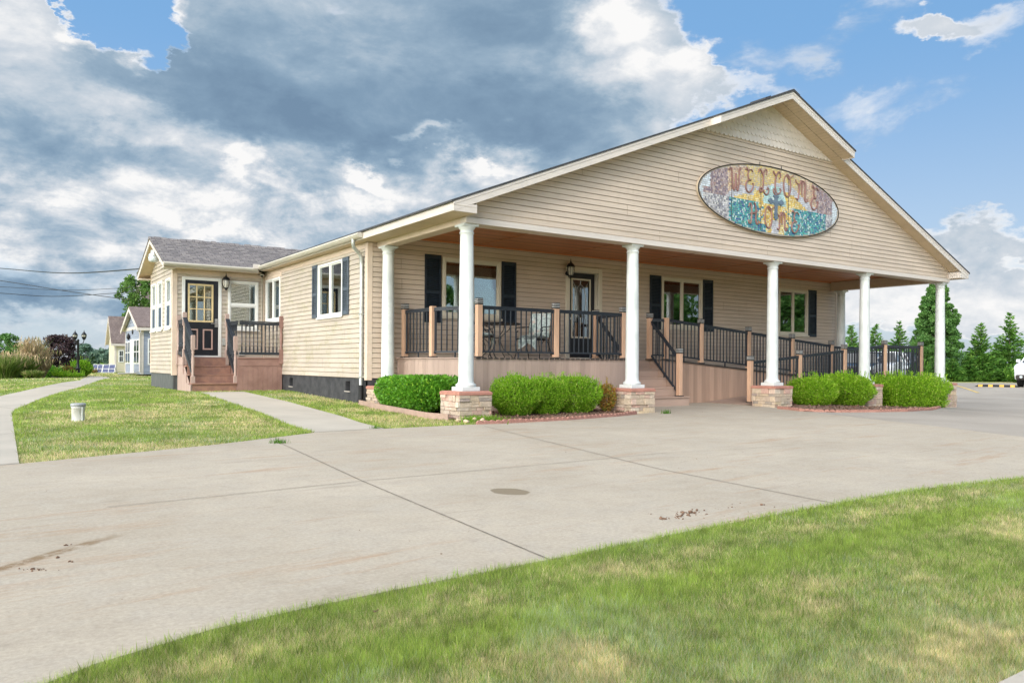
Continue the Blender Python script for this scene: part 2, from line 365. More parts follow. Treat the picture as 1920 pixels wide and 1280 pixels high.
BED2=bed2_front+[(15.2,-.3),(15.4,.7),(8.3,.7),(8.4,-.3)]
xs=[-3000,-1200,-500,-220,-120,-80,-60]+list(np.arange(-40,46,.5))+[60,90,130,250,500,1200,3000]
ys=[-3000,-800,-200,-80,-40]+list(np.arange(-22,60,.5))+[70,90,130,200,400,1000,3000]
GX,GY=np.meshgrid(xs,ys,indexing='ij'); GZ=gz(GX,GY)-.02
mb=MB(); nx,ny=len(xs),len(ys); mb.v=[tuple(map(float,t)) for t in zip(GX.ravel(),GY.ravel(),GZ.ravel())]
mb.f=[(i*ny+j,(i+1)*ny+j,(i+1)*ny+j+1,i*ny+j+1) for i in range(nx-1) for j in range(ny-1)]; mb.m=[0]*len(mb.f); mb.sm=[True]*len(mb.f)
def lawnmat():
    m,nt,b=newmat('mown lawn ground'); v=objv(nt)
    n1=noise(nt,.45,5,.65,v,.6); n2=noise(nt,1.7,5,.7,v,.4); n3=noise(nt,22,4,.7)
    col=mixc(nt,sstep(nt,n2.outputs[0],.35,.68),(.24,.31,.08),(.36,.38,.13))
    col=mixc(nt,sstep(nt,n1.outputs[0],.46,.66),col,(.56,.48,.26))
    col=mixc(nt,1.,col,mixc(nt,n3.outputs[0],(.45,)*3,(1.4,)*3),'MULTIPLY')
    L(nt,col,b.inputs['Base Color']); b.inputs['Roughness'].default_value=.95; b.inputs['Specular IOR Level'].default_value=.1
    bp=N(nt,'Bump'); bp.inputs['Strength'].default_value=.8; bp.inputs['Distance'].default_value=.03; L(nt,n3.outputs[0],bp.inputs['Height']); L(nt,bp.outputs[0],b.inputs['Normal'])
    return m
tag(mb.build('ground',lawnmat(),fix=False),'mown patchy green and straw lawn reaching out to the horizon','lawn',kind='structure')
# --- driveway slab: speckle, rusty streaks along the travel direction, a damp oval stain, sawn joints
jA=[at(520,828),at(680,902),at(1030,1049)]; jB=[at(200,951),at(390,932),at(680,902),at(1060,867),at(1250,849)]; jC=[at(908,799),at(1240,880),at(1565,944)]
st=at(955,921)
def drivemat():
    m,nt,b=newmat('driveway concrete'); v=objv(nt)
    ang=math.atan2(jB[2][1]-jB[1][1],jB[2][0]-jB[1][0])
    mp=N(nt,'Mapping'); mp.inputs['Rotation'].default_value=(0,0,-ang); L(nt,v,mp.inputs[0]); sv=sc3(nt,mp.outputs[0],(.22,1.6,1))
    a=noise(nt,.55,6,.65,v); fine=noise(nt,45,5,.8); mid=noise(nt,6,9,.82); st1=noise(nt,1.6,9,.78,sv); st2=noise(nt,3.0,9,.80,sv); blot=noise(nt,2.6,8,.72,v,.4)
    col=mixc(nt,sstep(nt,a.outputs[0],.3,.7),(.345,.297,.235),(.43,.375,.303))
    col=mixc(nt,sstep(nt,blot.outputs[0],.42,.66),col,(.385,.34,.28)); col=mixc(nt,mth(nt,'MULTIPLY',sstep(nt,blot.outputs[0],.34,.46),-.0),col,(.4,.33,.25))
    col=mixc(nt,mth(nt,'MULTIPLY',sstep(nt,mid.outputs[0],.47,.72),.5),col,(.27,.23,.182))
    col=mixc(nt,mth(nt,'MULTIPLY',sstep(nt,st1.outputs[0],.53,.68),.8),col,(.34,.235,.155))
    col=mixc(nt,mth(nt,'MULTIPLY',sstep(nt,st2.outputs[0],.55,.72),.6),col,(.225,.188,.148))
    col=mixc(nt,1.,col,mixc(nt,fine.outputs[0],(.55,)*3,(1.45,)*3),'MULTIPLY')
    sp=N(nt,'SeparateXYZ'); L(nt,v,sp.inputs[0])
    dx=mth(nt,'SUBTRACT',sp.outputs['X'],st[0]); dy=mth(nt,'SUBTRACT',sp.outputs['Y'],st[1]); wob=noise(nt,5,3,.6)
    dd=mth(nt,'ADD',mth(nt,'POWER',mth(nt,'ADD',mth(nt,'MULTIPLY',mth(nt,'MULTIPLY',dx,dx),1/.021),mth(nt,'MULTIPLY',mth(nt,'MULTIPLY',dy,dy),1/.036)),.5),mth(nt,'MULTIPLY',wob.outputs[0],.5))
    f=mth(nt,'SUBTRACT',1.,sstep(nt,dd,1.08,1.18)); col=mixc(nt,mth(nt,'MULTIPLY',f,.9),col,(.19,.15,.10))
    # muddy tyre smear at the left
    q=at(90,1040); q2=at(0,1066); ln=math.hypot(q2[0]-q[0],q2[1]-q[1]); ux,uy=(q2[0]-q[0])/ln,(q2[1]-q[1])/ln
    ex=mth(nt,'SUBTRACT',sp.outputs['X'],(q[0]+q2[0])/2); ey=mth(nt,'SUBTRACT',sp.outputs['Y'],(q[1]+q2[1])/2)
    al=mth(nt,'ADD',mth(nt,'MULTIPLY',ex,ux),mth(nt,'MULTIPLY',ey,uy)); ac=mth(nt,'ADD',mth(nt,'MULTIPLY',ex,-uy),mth(nt,'MULTIPLY',ey,ux))
    band=mth(nt,'MULTIPLY',mth(nt,'SUBTRACT',1.,sstep(nt,mth(nt,'ABSOLUTE',ac),.02,.06)),mth(nt,'SUBTRACT',1.,sstep(nt,mth(nt,'ABSOLUTE',al),.3,.75)))
    col=mixc(nt,mth(nt,'MULTIPLY',band,sstep(nt,mid.outputs[0],.4,.55)),col,(.21,.145,.085))
    L(nt,col,b.inputs['Base Color']); b.inputs['Roughness'].default_value=.88; b.inputs['Specular IOR Level'].default_value=.2
    bp=N(nt,'Bump'); bp.inputs['Strength'].default_value=.3; bp.inputs['Distance'].default_value=.004; L(nt,fine.outputs[0],bp.inputs['Height']); L(nt,bp.outputs[0],b.inputs['Normal'])
    return m
M['joint']=pm('sawn joint gap filler',(.175,.145,.115),.95,.35,9)  # plain dark brown for the strips along the joints
mb=MB(); sheet(mb,DRIVE,0.0); edge_skirt(mb,DRIVE,0.0,.06)
def strip(mb,pts,w,zoff,mi):
    for a,b in zip(pts[:-1],pts[1:]):
        L_=math.hypot(b[0]-a[0],b[1]-a[1]); nx_,ny_=-(b[1]-a[1])/L_*w/2,(b[0]-a[0])/L_*w/2; k=max(1,int(L_/.5))
        for j in range(k):
            p=(a[0]+(b[0]-a[0])*j/k,a[1]+(b[1]-a[1])*j/k); q=(a[0]+(b[0]-a[0])*(j+1)/k,a[1]+(b[1]-a[1])*(j+1)/k)
            ww=[random.uniform(.7,1.3) for _ in range(2)] if False else (1,1)
            mb.add([(p[0]-nx_,p[1]-ny_,float(gz(*p))+zoff),(q[0]-nx_,q[1]-ny_,float(gz(*q))+zoff),(q[0]+nx_,q[1]+ny_,float(gz(*q))+zoff),(p[0]+nx_,p[1]+ny_,float(gz(*p))+zoff)],[(0,1,2,3)],mi)
strip(mb,jA,.007,.004,1); strip(mb,jB,.009,.006,1); strip(mb,jC,.009,.004,1)
strip(mb,[at(1250,849),at(1390,842),at(1560,829)],.006,.004,1)
tag(mb.build('driveway',[drivemat(),M['joint']],fix=False),'pale concrete driveway with sawn joints sweeping past the porch','driveway',kind='structure')
mb=MB(); sheet(mb,ASPH,0.002); edge_skirt(mb,ASPH,.002,.06)
strip(mb,[at(1600,783),at(1920,797)],.01,.006,1); strip(mb,[at(1640,769),at(1920,776)],.01,.006,1); strip(mb,[at(1800,745),at(2000,752)],.008,.006,1)
tag(mb.build('parking_lot',[M['asphalt'],M['joint']],fix=False),'worn grey parking lot beyond the right end of the porch','parking lot',kind='structure')
mb=MB(); a=at(1792,722.5); b=at(1835,736.5); strip(mb,[a,b],.11,.010,0)
a=at(1712,717.8); b=at(1600,717.2); strip(mb,[a,b],.10,.010,0)
tag(mb.build('parking_line',M['paint'],fix=False),'faded yellow bay line painted on the grey parking lot','road marking',kind='structure')
mb=MB(); sheet(mb,WALKL,.004); edge_skirt(mb,WALKL,.004,.07)
for t in ((-40,820,32,812),(-60,757,28,767),(30,736,105,738),(100,720,150,727)): strip(mb,[at(t[0],t[1]),at(t[2],t[3])],.012,.009,1)
strip(mb,[at(-115,882),at(36,868.5)],.012,.009,1)
tag(mb.build('sidewalk',[M['walk'],M['joint']],fix=False),'curving concrete path past the flower bed toward the blue cottage','path',kind='structure')
mb=MB(); sheet(mb,WALK,.004); edge_skirt(mb,WALK,.004,.07); strip(mb,[at(486,772),at(640,780)],.012,.009,1); strip(mb,[at(430,753),at(540,753.5)],.012,.009,1); strip(mb,[at(590,810.3),at(720,803)],.012,.010,1)
tag(mb.build('walkway',[M['walk'],M['joint']],fix=False),'straight concrete walkway from the driveway to the brown side steps','path',kind='structure')
for nm,P_,lb in (('hedge_bed',BED0,'mulched bed under the dark green hedge beside the porch corner'),('shrub_bed',BED1,'mulched bed with three rounded shrubs before the porch skirt'),('end_bed',BED2,'mulched bed under the bright shrubs before the ramp')):
    mb=MB(); sheet(mb,P_,.012,.5)
    tag(mb.build(nm,M['mulch'],fix=False),lb,'flower bed',kind='structure')
mb=MB(); NP=PX([(1868,1283),(1925,1255),(2100,1180),(2200,1330),(1900,1400)]); sheet(mb,NP,.004,.5); edge_skirt(mb,NP,.004,.06)
tag(mb.build('near_path',M['walk'],fix=False),'small corner of concrete path at the bottom right of the near lawn','path',kind='structure')
# loose bark chips on the beds, soil crumbs on the drive
def inpoly(P_,x,y):
    x=np.asarray(x); y=np.asarray(y); r=np.zeros(x.shape,bool); n=len(P_)
    for i in range(n):
        x0,y0=P_[i]; x1,y1=P_[(i+1)%n]
        if y0==y1: continue
        c=((y0>y)!=(y1>y))&(x<(x1-x0)*(y-y0)/(y1-y0)+x0); r^=c
    return r
def chips(poly,n,s0,s1,seed,h=.02):
    rg=np.random.default_rng(seed); xs_=[p[0] for p in poly]; ys_=[p[1] for p in poly]
    x=rg.uniform(min(xs_),max(xs_),n*3); y=rg.uniform(min(ys_),max(ys_),n*3); k=inpoly(poly,x,y); x=x[k][:n]; y=y[k][:n]; n=len(x)
    z=gz(x,y)+.014+rg.uniform(0,h,n); a=rg.uniform(0,6.28,n); l=rg.uniform(s0,s1,n); w=l*rg.uniform(.25,.5,n); t=rg.normal(0,.35,n)
    V=np.zeros((n,4,3)); 
    for i,(u,v) in enumerate(((-1,-1),(1,-1),(1,1),(-1,1))):
        V[:,i,0]=x+np.cos(a)*u*l/2-np.sin(a)*v*w/2; V[:,i,1]=y+np.sin(a)*u*l/2+np.cos(a)*v*w/2; V[:,i,2]=z+u*l/2*np.sin(t)
    return V
V=np.concatenate([chips(BED0,500,.02,.07,1),chips(BED1,2200,.02,.07,2),chips(BED2,1500,.03,.08,3)])
M['chip']=islandmat('bark chip',[(.10,.055,.035),(.20,.11,.07),(.28,.17,.12),(.15,.085,.055),(.36,.26,.20)],bump=0)
tag(poly_mesh('bark_mulch',V,M['chip']),'loose reddish bark chips scattered over the shrub beds','mulch',kind='stuff')
M['soil']=pm('dry soil crumb',(.17,.105,.07),.95,.3,30)
mb=MB(); rg=np.random.default_rng(5)
for (px,py,k,sx,sy,r) in ((1292,963,26,26,4,.016),(1250,972,10,22,3,.012),(1302,959,10,9,3,.02),(1272,968.5,8,7,1.5,.018),(1244,973,6,4,1,.018),(1372,951,5,5,1,.012),(1430,947,4,4,1,.012),(1340,965,30,120,14,.006),(1455,948,8,70,5,.007),(640,1035,26,500,120,.006),(70,1067,22,22,2,.010),(128,1022,7,6,2,.012),(107,1045,2,2,1,.012),(131,1053,3,3,1,.012),(1230,862,10,200,30,.008),(1300,765,4,30,4,.012),(700,1145,5,9,2,.012)):
    for _ in range(k):
        g=at(px+rg.normal(0,sx*.75),py+rg.normal(0,sy*.6)); rr=r*rg.choice([.25,.35,.5,.75],p=[.4,.3,.2,.1])
        mb.blob((g[0],g[1],float(gz(*g))+rr*.5),(rr,rr*rg.uniform(.7,1.2),rr*.7),1,0,.5,int(rg.integers(1e6)))
tag(mb.build('soil_crumbs',M['soil']),'dry brown soil crumbs scattered over the pale driveway','soil',kind='stuff')
# ---------------------------------------------------------------- grass blades
def vnoise(x,y,s,seed):
    rg=np.random.default_rng(seed); T=rg.random((256,256)); x=x*s+1000; y=y*s+1000; i=np.floor(x).astype(int); j=np.floor(y).astype(int); fx=S(x-i); fy=S(y-j)
    g=lambda a,b:T[a%256,b%256]
    return (g(i,j)*(1-fx)+g(i+1,j)*fx)*(1-fy)+(g(i,j+1)*(1-fx)+g(i+1,j+1)*fx)*fy
def fbm(x,y,s,seed,o=4): 
    r=0;a=.5;t=0
    for k in range(o): r=r+a*vnoise(x,y,s*2**k,seed+k); t+=a; a*=.55
    return r/t
HARD=[NP,DRIVE,ASPH,WALKL,WALK,BED0,BED1,BED2,[(-.305,3.36),(15.7,3.36),(15.7,18),(-.305,18)],[(-2.66,8.7),(-.3,8.7),(-.3,13.4),(-2.66,13.4)]]
def hard(x,y):
    r=np.zeros(x.shape,bool)
    for P_ in HARD: r|=inpoly(P_,x,y)
    return r
def edge_dist(x,y,polys):
    d=np.full(x.shape,9.)
    for P_ in polys:
        for i in range(len(P_)):
            a=np.array(P_[i]); b=np.array(P_[(i+1)%len(P_)]); ab=b-a; l2=ab@ab
            if l2<1e-9: continue
            t=np.clip(((x-a[0])*ab[0]+(y-a[1])*ab[1])/l2,0,1); d=np.minimum(d,np.hypot(x-a[0]-t*ab[0],y-a[1]-t*ab[1]))
    return d
def sample(d0,d1,dens,lat,seed,lat0=None):
    """random lawn points at forward depth d0..d1 from the picture's viewpoint, with a margin either side"""
    rg=np.random.default_rng(seed); lo=-lat if lat0 is None else lat0; A=(d1*d1-d0*d0)/2*(lat-lo); n=int(A*dens)
    d=np.sqrt(rg.uniform(d0*d0,d1*d1,n)); r=d*rg.uniform(lo,lat,n); s,c=math.sin(YAW),math.cos(YAW)
    x=CX+r*c+d*s; y=CY-r*s+d*c; k=~hard(x,y); return x[k],y[k]
PAL=dict(green=(.285,.40,.095),lime=(.42,.54,.11),dark=(.19,.28,.075),straw=(.80,.70,.43),tan=(.66,.51,.28),grey=(.47,.55,.36))
def blades(x,y,h,w,rg,hue_scale=1.,edge=None,patch=False):
    n=len(x); P={k:np.array(v) for k,v in PAL.items()}
    dry=fbm(x,y,.5*hue_scale,11)*.5+fbm(x,y,2.6*hue_scale,31)*.5; gsh=fbm(x,y,1.1*hue_scale,51); gr=fbm(x,y,.8*hue_scale,71)
    pd=.36+.58*S((dry-.34)/.30); 
    if patch: pd=.10+.72*S((fbm(x,y,.38,13)*.5+fbm(x*.8,y,1.3,33)*.5-.41)/.17)
    if edge is not None: pd=pd*(.25+.75*S((edge-.02)/.30))
    u=rg.random(n); v=rg.random(n); g=np.clip(gsh+rg.normal(0,.16,n),0,1)[:,None]
    col=P['dark']*(1-g)+P['green']*g; li=rg.random(n)<.30+(0 if edge is None else .45*(1-S(edge/.25))); col=np.where(li[:,None],P['lime']*rg.uniform(.7,1.1,(n,1)),col)
    gm=(rg.random(n)<S((gr-.5)/.25)*.30); col=np.where(gm[:,None],P['grey'],col)
    dm=u<pd*.85; col=np.where(dm[:,None],np.where((v<.68)[:,None],P['straw'],P['tan']),col)
    col=col*rg.uniform(.8,1.2,(n,1))*(.52+.96*fbm(x,y,14.*hue_scale if not patch else 5.,401,3))[:,None]
    hh=h*rg.uniform(.55,1.25,n)*np.where(dm,.75,1)*(.8+.5*fbm(x,y,.9,91)); 
    if edge is not None: hh=hh*(1+.35*np.exp(-edge/.06))
    a=rg.uniform(0,6.28,n); lean=np.clip(rg.normal(0,.35,n)+np.where(dm,1.0,.75),.05,1.45); b=rg.uniform(0,6.28,n)
    wx,wy=np.cos(a)*w/2*rg.uniform(.7,1.4,n),np.sin(a)*w/2; z=gz(x,y)-.022
    lx,ly=np.cos(b)*np.sin(lean)*hh,np.sin(b)*np.sin(lean)*hh; lz=np.cos(lean)*hh
    V=np.zeros((n,3,3))
    V[:,0]=np.stack([x-wx,y-wy,z+.006],1); V[:,1]=np.stack([x+wx,y+wy,z+.006],1)
    V[:,2]=np.stack([x+lx,y+ly,z+lz+.018],1)
    C=np.repeat(col[:,None,:],3,1); C[:,:2]*=.9
    return V,C
M['grass']=attrmat('grass blade',.6,.5,.10)
VV=[];CC=[]; rg=np.random.default_rng(21)
for d0,d1,dn,w in ((1.7,3.0,80000,.0015),(3.0,4.5,48000,.0020),(4.5,7.0,22000,.0030),(7.0,11,3500,.007)):
    x,y=sample(d0,d1,dn,.74,int(d0*10)); ok=True
    m=(y+0*x)< -4.0; 
    # keep the foreground lawn only (the near side of the driveway)
    s,c=math.sin(YAW),math.cos(YAW); lat=((x-CX)*c-(y-CY)*s)/((x-CX)*s+(y-CY)*c)
    k=(lat>-.72); x=x[k]; y=y[k]
    if not len(x): continue
    e=edge_dist(x,y,[lawn_edge]); V,C=blades(x,y,.027,w,rg,1.5,e); VV.append(V); CC.append(C)
# coarser blades and crabgrass over the fine turf, thickest along the concrete edge
for d0,d1,dn,w in ((1.7,3.2,5200,.0034),(3.2,5.5,2600,.0048),(5.5,9,900,.008)):
    x,y=sample(d0,d1,dn,.74,int(d0*10)+500); e=edge_dist(x,y,[lawn_edge]); pt=fbm(x,y,2.2,201); k=pt+rg.normal(0,.05,len(x))>.44; x,y,e=x[k],y[k],e[k]
    V,C=blades(x,y,.038,w,rg,1.5,e); VV.append(V); CC.append(C*rg.uniform(.5,1.0,(len(C),1,1)))
def edge_pts(P_,per_m,spread,seed):
    rs=np.random.default_rng(seed); X=[];Y=[]
    for a,b in zip(P_[:-1],P_[1:]):
        l=math.hypot(b[0]-a[0],b[1]-a[1]); n=int(l*per_m); t=rs.random(n); o=rs.normal(.012,spread,n); nx_,ny_=(b[1]-a[1])/l,-(b[0]-a[0])/l
        X.append(a[0]+(b[0]-a[0])*t+nx_*o); Y.append(a[1]+(b[1]-a[1])*t+ny_*o)
    return np.concatenate(X),np.concatenate(Y)
for sgn in (1,-1):
    ex,ey=edge_pts(lawn_edge[1:-1],420,.022,31+sgn); 
    if sgn==-1: continue
    m=fbm(ex,ey,2.6,301)>.40; ex,ey=ex[m],ey[m]; V,C=blades(ex,ey,.026,.0036,rg,1.5,np.zeros(len(ex))); C=C*.55+np.array((.30,.50,.07))*.45*rg.uniform(.6,1.2,(len(C),1,1)); VV.append(V); CC.append(C)
tag(poly_mesh('lawn_grass',np.concatenate(VV),M['grass'],col=np.concatenate(CC)),'blades of patchy green and straw lawn along the near driveway edge','grass',kind='stuff')
VV=[];CC=[]
for d0,d1,dn,w in ((9.0,14,2600,.010),(14,20,1400,.014),(20,30,600,.022)):
    x,y=sample(d0,d1,dn,-.03,int(d0*10)+1,-.74); k=(y>-4); x=x[k]; y=y[k]
    e=edge_dist(x,y,[DRIVE,WALKL,WALK]); V,C=blades(x,y,.038,w,rg,.8,e,True); VV.append(V); CC.append(C)
x,y=sample(30,70,70,-.30,77,-.74); V,C=blades(x,y,.06,.05,rg,.5); VV.append(V); CC.append(C)
tag(poly_mesh('side_lawn_grass',np.concatenate(VV),M['grass'],col=np.concatenate(CC)),'blades of patchy lawn between the curving path and the walkway','grass',kind='stuff')
# weeds in the joints
def tuft(name,p,n,h,w,label,cat='weed',spread=.1,cols=None,group=None,kind=None,lean=.6):
    rg=np.random.default_rng(int(abs(p[0]*1000))+n); x=p[0]+rg.normal(0,spread,n); y=p[1]+rg.normal(0,spread,n); a=rg.uniform(0,6.28,n); ln=np.abs(rg.normal(0,lean,n)); b=rg.uniform(0,6.28,n)
    hh=h*rg.uniform(.5,1.1,n); wx,wy=np.cos(a)*w/2,np.sin(a)*w/2; z=gz(x,y); V=np.zeros((n,3,3)); V[:,0]=np.stack([x-wx,y-wy,z],1); V[:,1]=np.stack([x+wx,y+wy,z],1)
    V[:,2]=np.stack([x+np.cos(b)*np.sin(ln)*hh,y+np.sin(b)*np.sin(ln)*hh,z+np.cos(ln)*hh],1); c0=np.array(cols or (.10,.22,.03)); C=np.clip(c0*rg.uniform(.6,1.4,(n,1)),0,1)
    return tag(poly_mesh(name,V,M['grass'],loc=(p[0],p[1],float(gz(*p))),col=C),label,cat,group,kind)
tuft('weed',at(524,830),110,.07,.008,'small green weed tuft growing in the driveway joint','weed',.045)
tuft('weed',at(1250,775),60,.10,.012,'green weed tuft beside the stone pier at the steps','weed',.05)
tuft('weed',at(706,803),40,.07,.012,'tiny green weed where the walkway meets the driveway','weed',.04)
tuft('ground_cover',at(905,790),900,.12,.022,'yellow green ground cover creeping beside the first stone pier','ground cover',.16,(.20,.34,.04),lean=.9)
# ================================================================ HOUSE
XW,YP,YG,YW,XL=-.305,3.36,-.17,10.24,-2.665
H=thing('house','long beige vinyl sided house with a columned gable porch and a small side wing','house',(7.7,8,0))
def lap(mb,O,U,V,Nn,lo,hi,v0,v1,h,d,op=(),mi=0,lip=True,groove_shade=False):
    O,U,V,Nn=map(Vector,(O,U,V,Nn)); k=0; sl=.085*h if lip else 0
    rs_=random.Random(int(abs(O.x*7+O.y*13)+v0*100)+len(mb.f)); d0=d
    while v0+k*h<v1-1e-4:
        d=d0*rs_.uniform(.82,1.15)
        vb=v0+k*h; vt=min(v1,vb+h); cuts=sorted({vb,min(vt,vb+sl),vt}|{z for o in op for z in (o[2],o[3]) if vb<z<vt})
        for a,b in zip(cuts[:-1],cuts[1:]):
            m=(a+b)/2; segs=[(lo(a),hi(a),lo(b),hi(b))]
            for o in op:
                if o[2]<=m<=o[3]:
                    ns=[]
                    for s in segs:
                        if o[1]<=min(s[0],s[2]) or o[0]>=max(s[1],s[3]): ns.append(s); continue
                        if o[0]>s[0]: ns.append((s[0],o[0],s[2],o[0]))
                        if o[1]<s[1]: ns.append((o[1],s[1],o[1],s[3]))
                    segs=ns
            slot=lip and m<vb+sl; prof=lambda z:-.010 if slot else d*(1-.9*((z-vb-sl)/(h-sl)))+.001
            oa=prof(a); ob=prof(b); mm=mi+1 if (slot and groove_shade) else mi  # groove strip takes the darker material, so its shade is painted
            for s in segs:
                if s[1]-s[0]<1e-3 and s[3]-s[2]<1e-3: continue
                mb.quad(O+U*s[0]+V*a+Nn*oa,O+U*s[1]+V*a+Nn*oa,O+U*s[3]+V*b+Nn*ob,O+U*s[2]+V*b+Nn*ob,mm)
                if lip and abs(a-vb-sl)<1e-6: mb.quad(O+U*s[0]+V*a-Nn*.010,O+U*s[1]+V*a-Nn*.010,O+U*s[1]+V*a+Nn*oa,O+U*s[0]+V*a+Nn*oa,mm)
        if groove_shade and h>.09 and k%2==0 and d0>.01:
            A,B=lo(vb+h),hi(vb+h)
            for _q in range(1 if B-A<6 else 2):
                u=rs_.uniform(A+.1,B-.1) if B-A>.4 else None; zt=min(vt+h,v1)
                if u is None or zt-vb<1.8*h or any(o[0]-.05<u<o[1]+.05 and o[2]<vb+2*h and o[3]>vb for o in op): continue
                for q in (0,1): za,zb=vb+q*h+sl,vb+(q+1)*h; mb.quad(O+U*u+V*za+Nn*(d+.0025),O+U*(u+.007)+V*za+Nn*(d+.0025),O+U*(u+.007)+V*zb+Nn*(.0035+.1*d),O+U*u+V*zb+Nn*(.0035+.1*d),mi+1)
        k+=1
class Fr:
    def __init__(s,O,U,Nn): s.O,s.U,s.N=Vector(O),Vector(U),Vector(Nn)
    def P(s,u,n,z): return s.O+s.U*u+s.N*n+Vector((0,0,z))
    def box(s,mb,u0,u1,n0,n1,z0,z1,mi=0):
        a=s.P(u0,n0,z0); b=s.P(u1,n1,z1); mb.box(a.x,a.y,a.z,b.x,b.y,b.z,mi)
FL=Fr((XW,0,0),(0,1,0),(-1,0,0)); FP=Fr((0,YP,0),(1,0,0),(0,-1,0)); FW=Fr((0,YW,0),(1,0,0),(0,-1,0)); FG=Fr((XL,0,0),(0,1,0),(-1,0,0))
def part(name,mat,parent=H,bevel=0,seg=1): 
    def go(fn):
        mb=MB(); fn(mb); return mb.build(name,mat,parent,bevel=bevel,seg=seg)
    return go
def frame4(fr,mb,u0,u1,z0,z1,w,n0,n1,mi=0,wb=None):
    wb=wb or w
    fr.box(mb,u0,u0+w,n0,n1,z0,z1,mi); fr.box(mb,u1-w,u1,n0,n1,z0,z1,mi); fr.box(mb,u0+w,u1-w,n0,n1,z1-w,z1,mi); fr.box(mb,u0+w,u1-w,n0,n1,z0,z0+wb,mi)
def window(fr,u0,u1,z0,z1,style,mat,fw=.06,blind=0.,curtain=None,glass='glass',room=True):
    mb=MB(); frame4(fr,mb,u0,u1,z0,z1,fw,-.06,.035); panes=[]
    a,b,c,d=u0+fw,u1-fw,z0+fw,z1-fw
    if style=='slider':
        m=(a+b)/2; fr.box(mb,m-.028,m+.028,-.04,.028,c,d); panes=[(a,m-.028,c,d),(m+.028,b,c,d)]
    elif style=='hung':
        m=(c+d)/2; fr.box(mb,a,b,-.04,.025,m-.03,m+.03); panes=[(a,b,c,m-.03),(a,b,m+.03,d)]
    else: panes=[(a,b,c,d)]
    for p in panes: frame4(fr,mb,*p,.025,-.035,.012)
    w=mb.build('window',mat,H,bevel=.004)
    for p in panes:
        mb=MB(); fr.box(mb,p[0]+.026,p[1]-.026,-.018,-.012,p[2]+.026,p[3]-.026); mb.build('pane',M[glass],w)
    mb=MB(); fr.box(mb,u0-.03,u1+.03,.037,.06,z0-.045,z0-.002); mb.build('sill',mat,w,bevel=.004)
    if blind:
        mb=MB(); zb=d-(d-c)*blind; k=int((d-zb)/.028)
        for i in range(k): 
            z=zb+i*.028; p=fr.P(a+.02,-.10,z); q=fr.P(b-.02,-.10,z); mb.bar(p,q,.024,.004,up=fr.N*1+Vector((0,0,.6)))
        mb.build('blind',M['blind'],w)
    if curtain:
        mb=MB(); ca,cb,ct=curtain; n=40; vs=[]; 
        for i in range(n+1):
            t=i/n; u=ca+(cb-ca)*t; nn=-.16+.025*math.sin(t*26); vs+= [fr.P(u,nn,c-.05),fr.P(u,nn,ct)]
        mb.add(vs,[(2*i,2*i+2,2*i+3,2*i+1) for i in range(n)],0,True); mb.build('curtain',M['curtain'],w)
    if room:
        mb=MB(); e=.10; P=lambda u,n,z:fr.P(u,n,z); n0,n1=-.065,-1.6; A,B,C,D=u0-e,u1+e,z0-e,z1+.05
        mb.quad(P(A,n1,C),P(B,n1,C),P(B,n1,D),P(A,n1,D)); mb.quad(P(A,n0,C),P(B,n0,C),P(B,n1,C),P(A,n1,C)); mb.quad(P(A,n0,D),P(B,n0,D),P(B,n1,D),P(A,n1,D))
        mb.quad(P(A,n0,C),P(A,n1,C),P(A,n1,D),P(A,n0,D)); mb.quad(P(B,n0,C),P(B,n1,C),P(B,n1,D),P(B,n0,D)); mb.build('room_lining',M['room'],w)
    return w
def shutter(fr,u0,u1,z0,z1,mat,mid=.45):
    mb=MB(); s=.045; zm=z0+(z1-z0)*mid; n0,n1=.014,.042
    fr.box(mb,u0,u0+s,n0,n1,z0,z1); fr.box(mb,u1-s,u1,n0,n1,z0,z1)
    for z,h in ((z0,.09),(zm-.035,.07),(z1-.08,.08)): fr.box(mb,u0+s,u1-s,n0,n1-.002,z,z+h)
    fr.box(mb,u0+s,u1-s,n0,n0+.004,z0,z1)
    for za,zb in ((z0+.09,zm-.035),(zm+.035,z1-.08)):
        k=max(1,int((zb-za)/.038)); st_=(zb-za)/k
        for i in range(k):
            z=za+(i+.5)*st_; mb.bar(fr.P(u0+s,n0+.014,z),fr.P(u1-s,n0+.014,z),.028,.007,up=fr.N*.75+Vector((0,0,.9)))
    return mb.build('shutter',mat,H)
EAVE=3.363; SL=.4023; RZ=lambda x:3.545+SL*((x+.55) if x<7.716 else (15.982-x))
# openings
OL=[(4.65,6.12,1.95,3.155),(8.87,10.10,2.02,3.15)]
OP=[(1.40,2.90,1.925,3.205),(4.76,5.885,1.05,3.262),(7.93,9.475,1.885,3.22),(12.75,14.17,1.835,3.205)]
OW=[(-2.452,-1.465,1.045,3.13),(-1.298,-.495,1.80,3.10)]
OGa=[(10.44,11.14,1.79,3.115),(11.58,12.27,1.79,3.125),(12.51,13.21,1.79,3.125)]
C_=lambda v:(lambda z:v)
SH=.1027
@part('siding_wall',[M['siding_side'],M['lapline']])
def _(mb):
    lap(mb,(XW,0,0),(0,1,0),(0,0,1),(-1,0,0),C_(YP),C_(YW),.607,3.25,SH,.014,OL,groove_shade=True)
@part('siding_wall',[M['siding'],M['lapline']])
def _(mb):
    lap(mb,(0,YP,0),(1,0,0),(0,0,1),(0,-1,0),C_(XW),C_(15.69),.607,3.56,SH,.014,OP,groove_shade=True)
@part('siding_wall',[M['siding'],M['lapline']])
def _(mb): lap(mb,(15.69,0,0),(0,1,0),(0,0,1),(1,0,0),C_(YP),C_(17.4),.2,3.4,SH,.014,groove_shade=True)
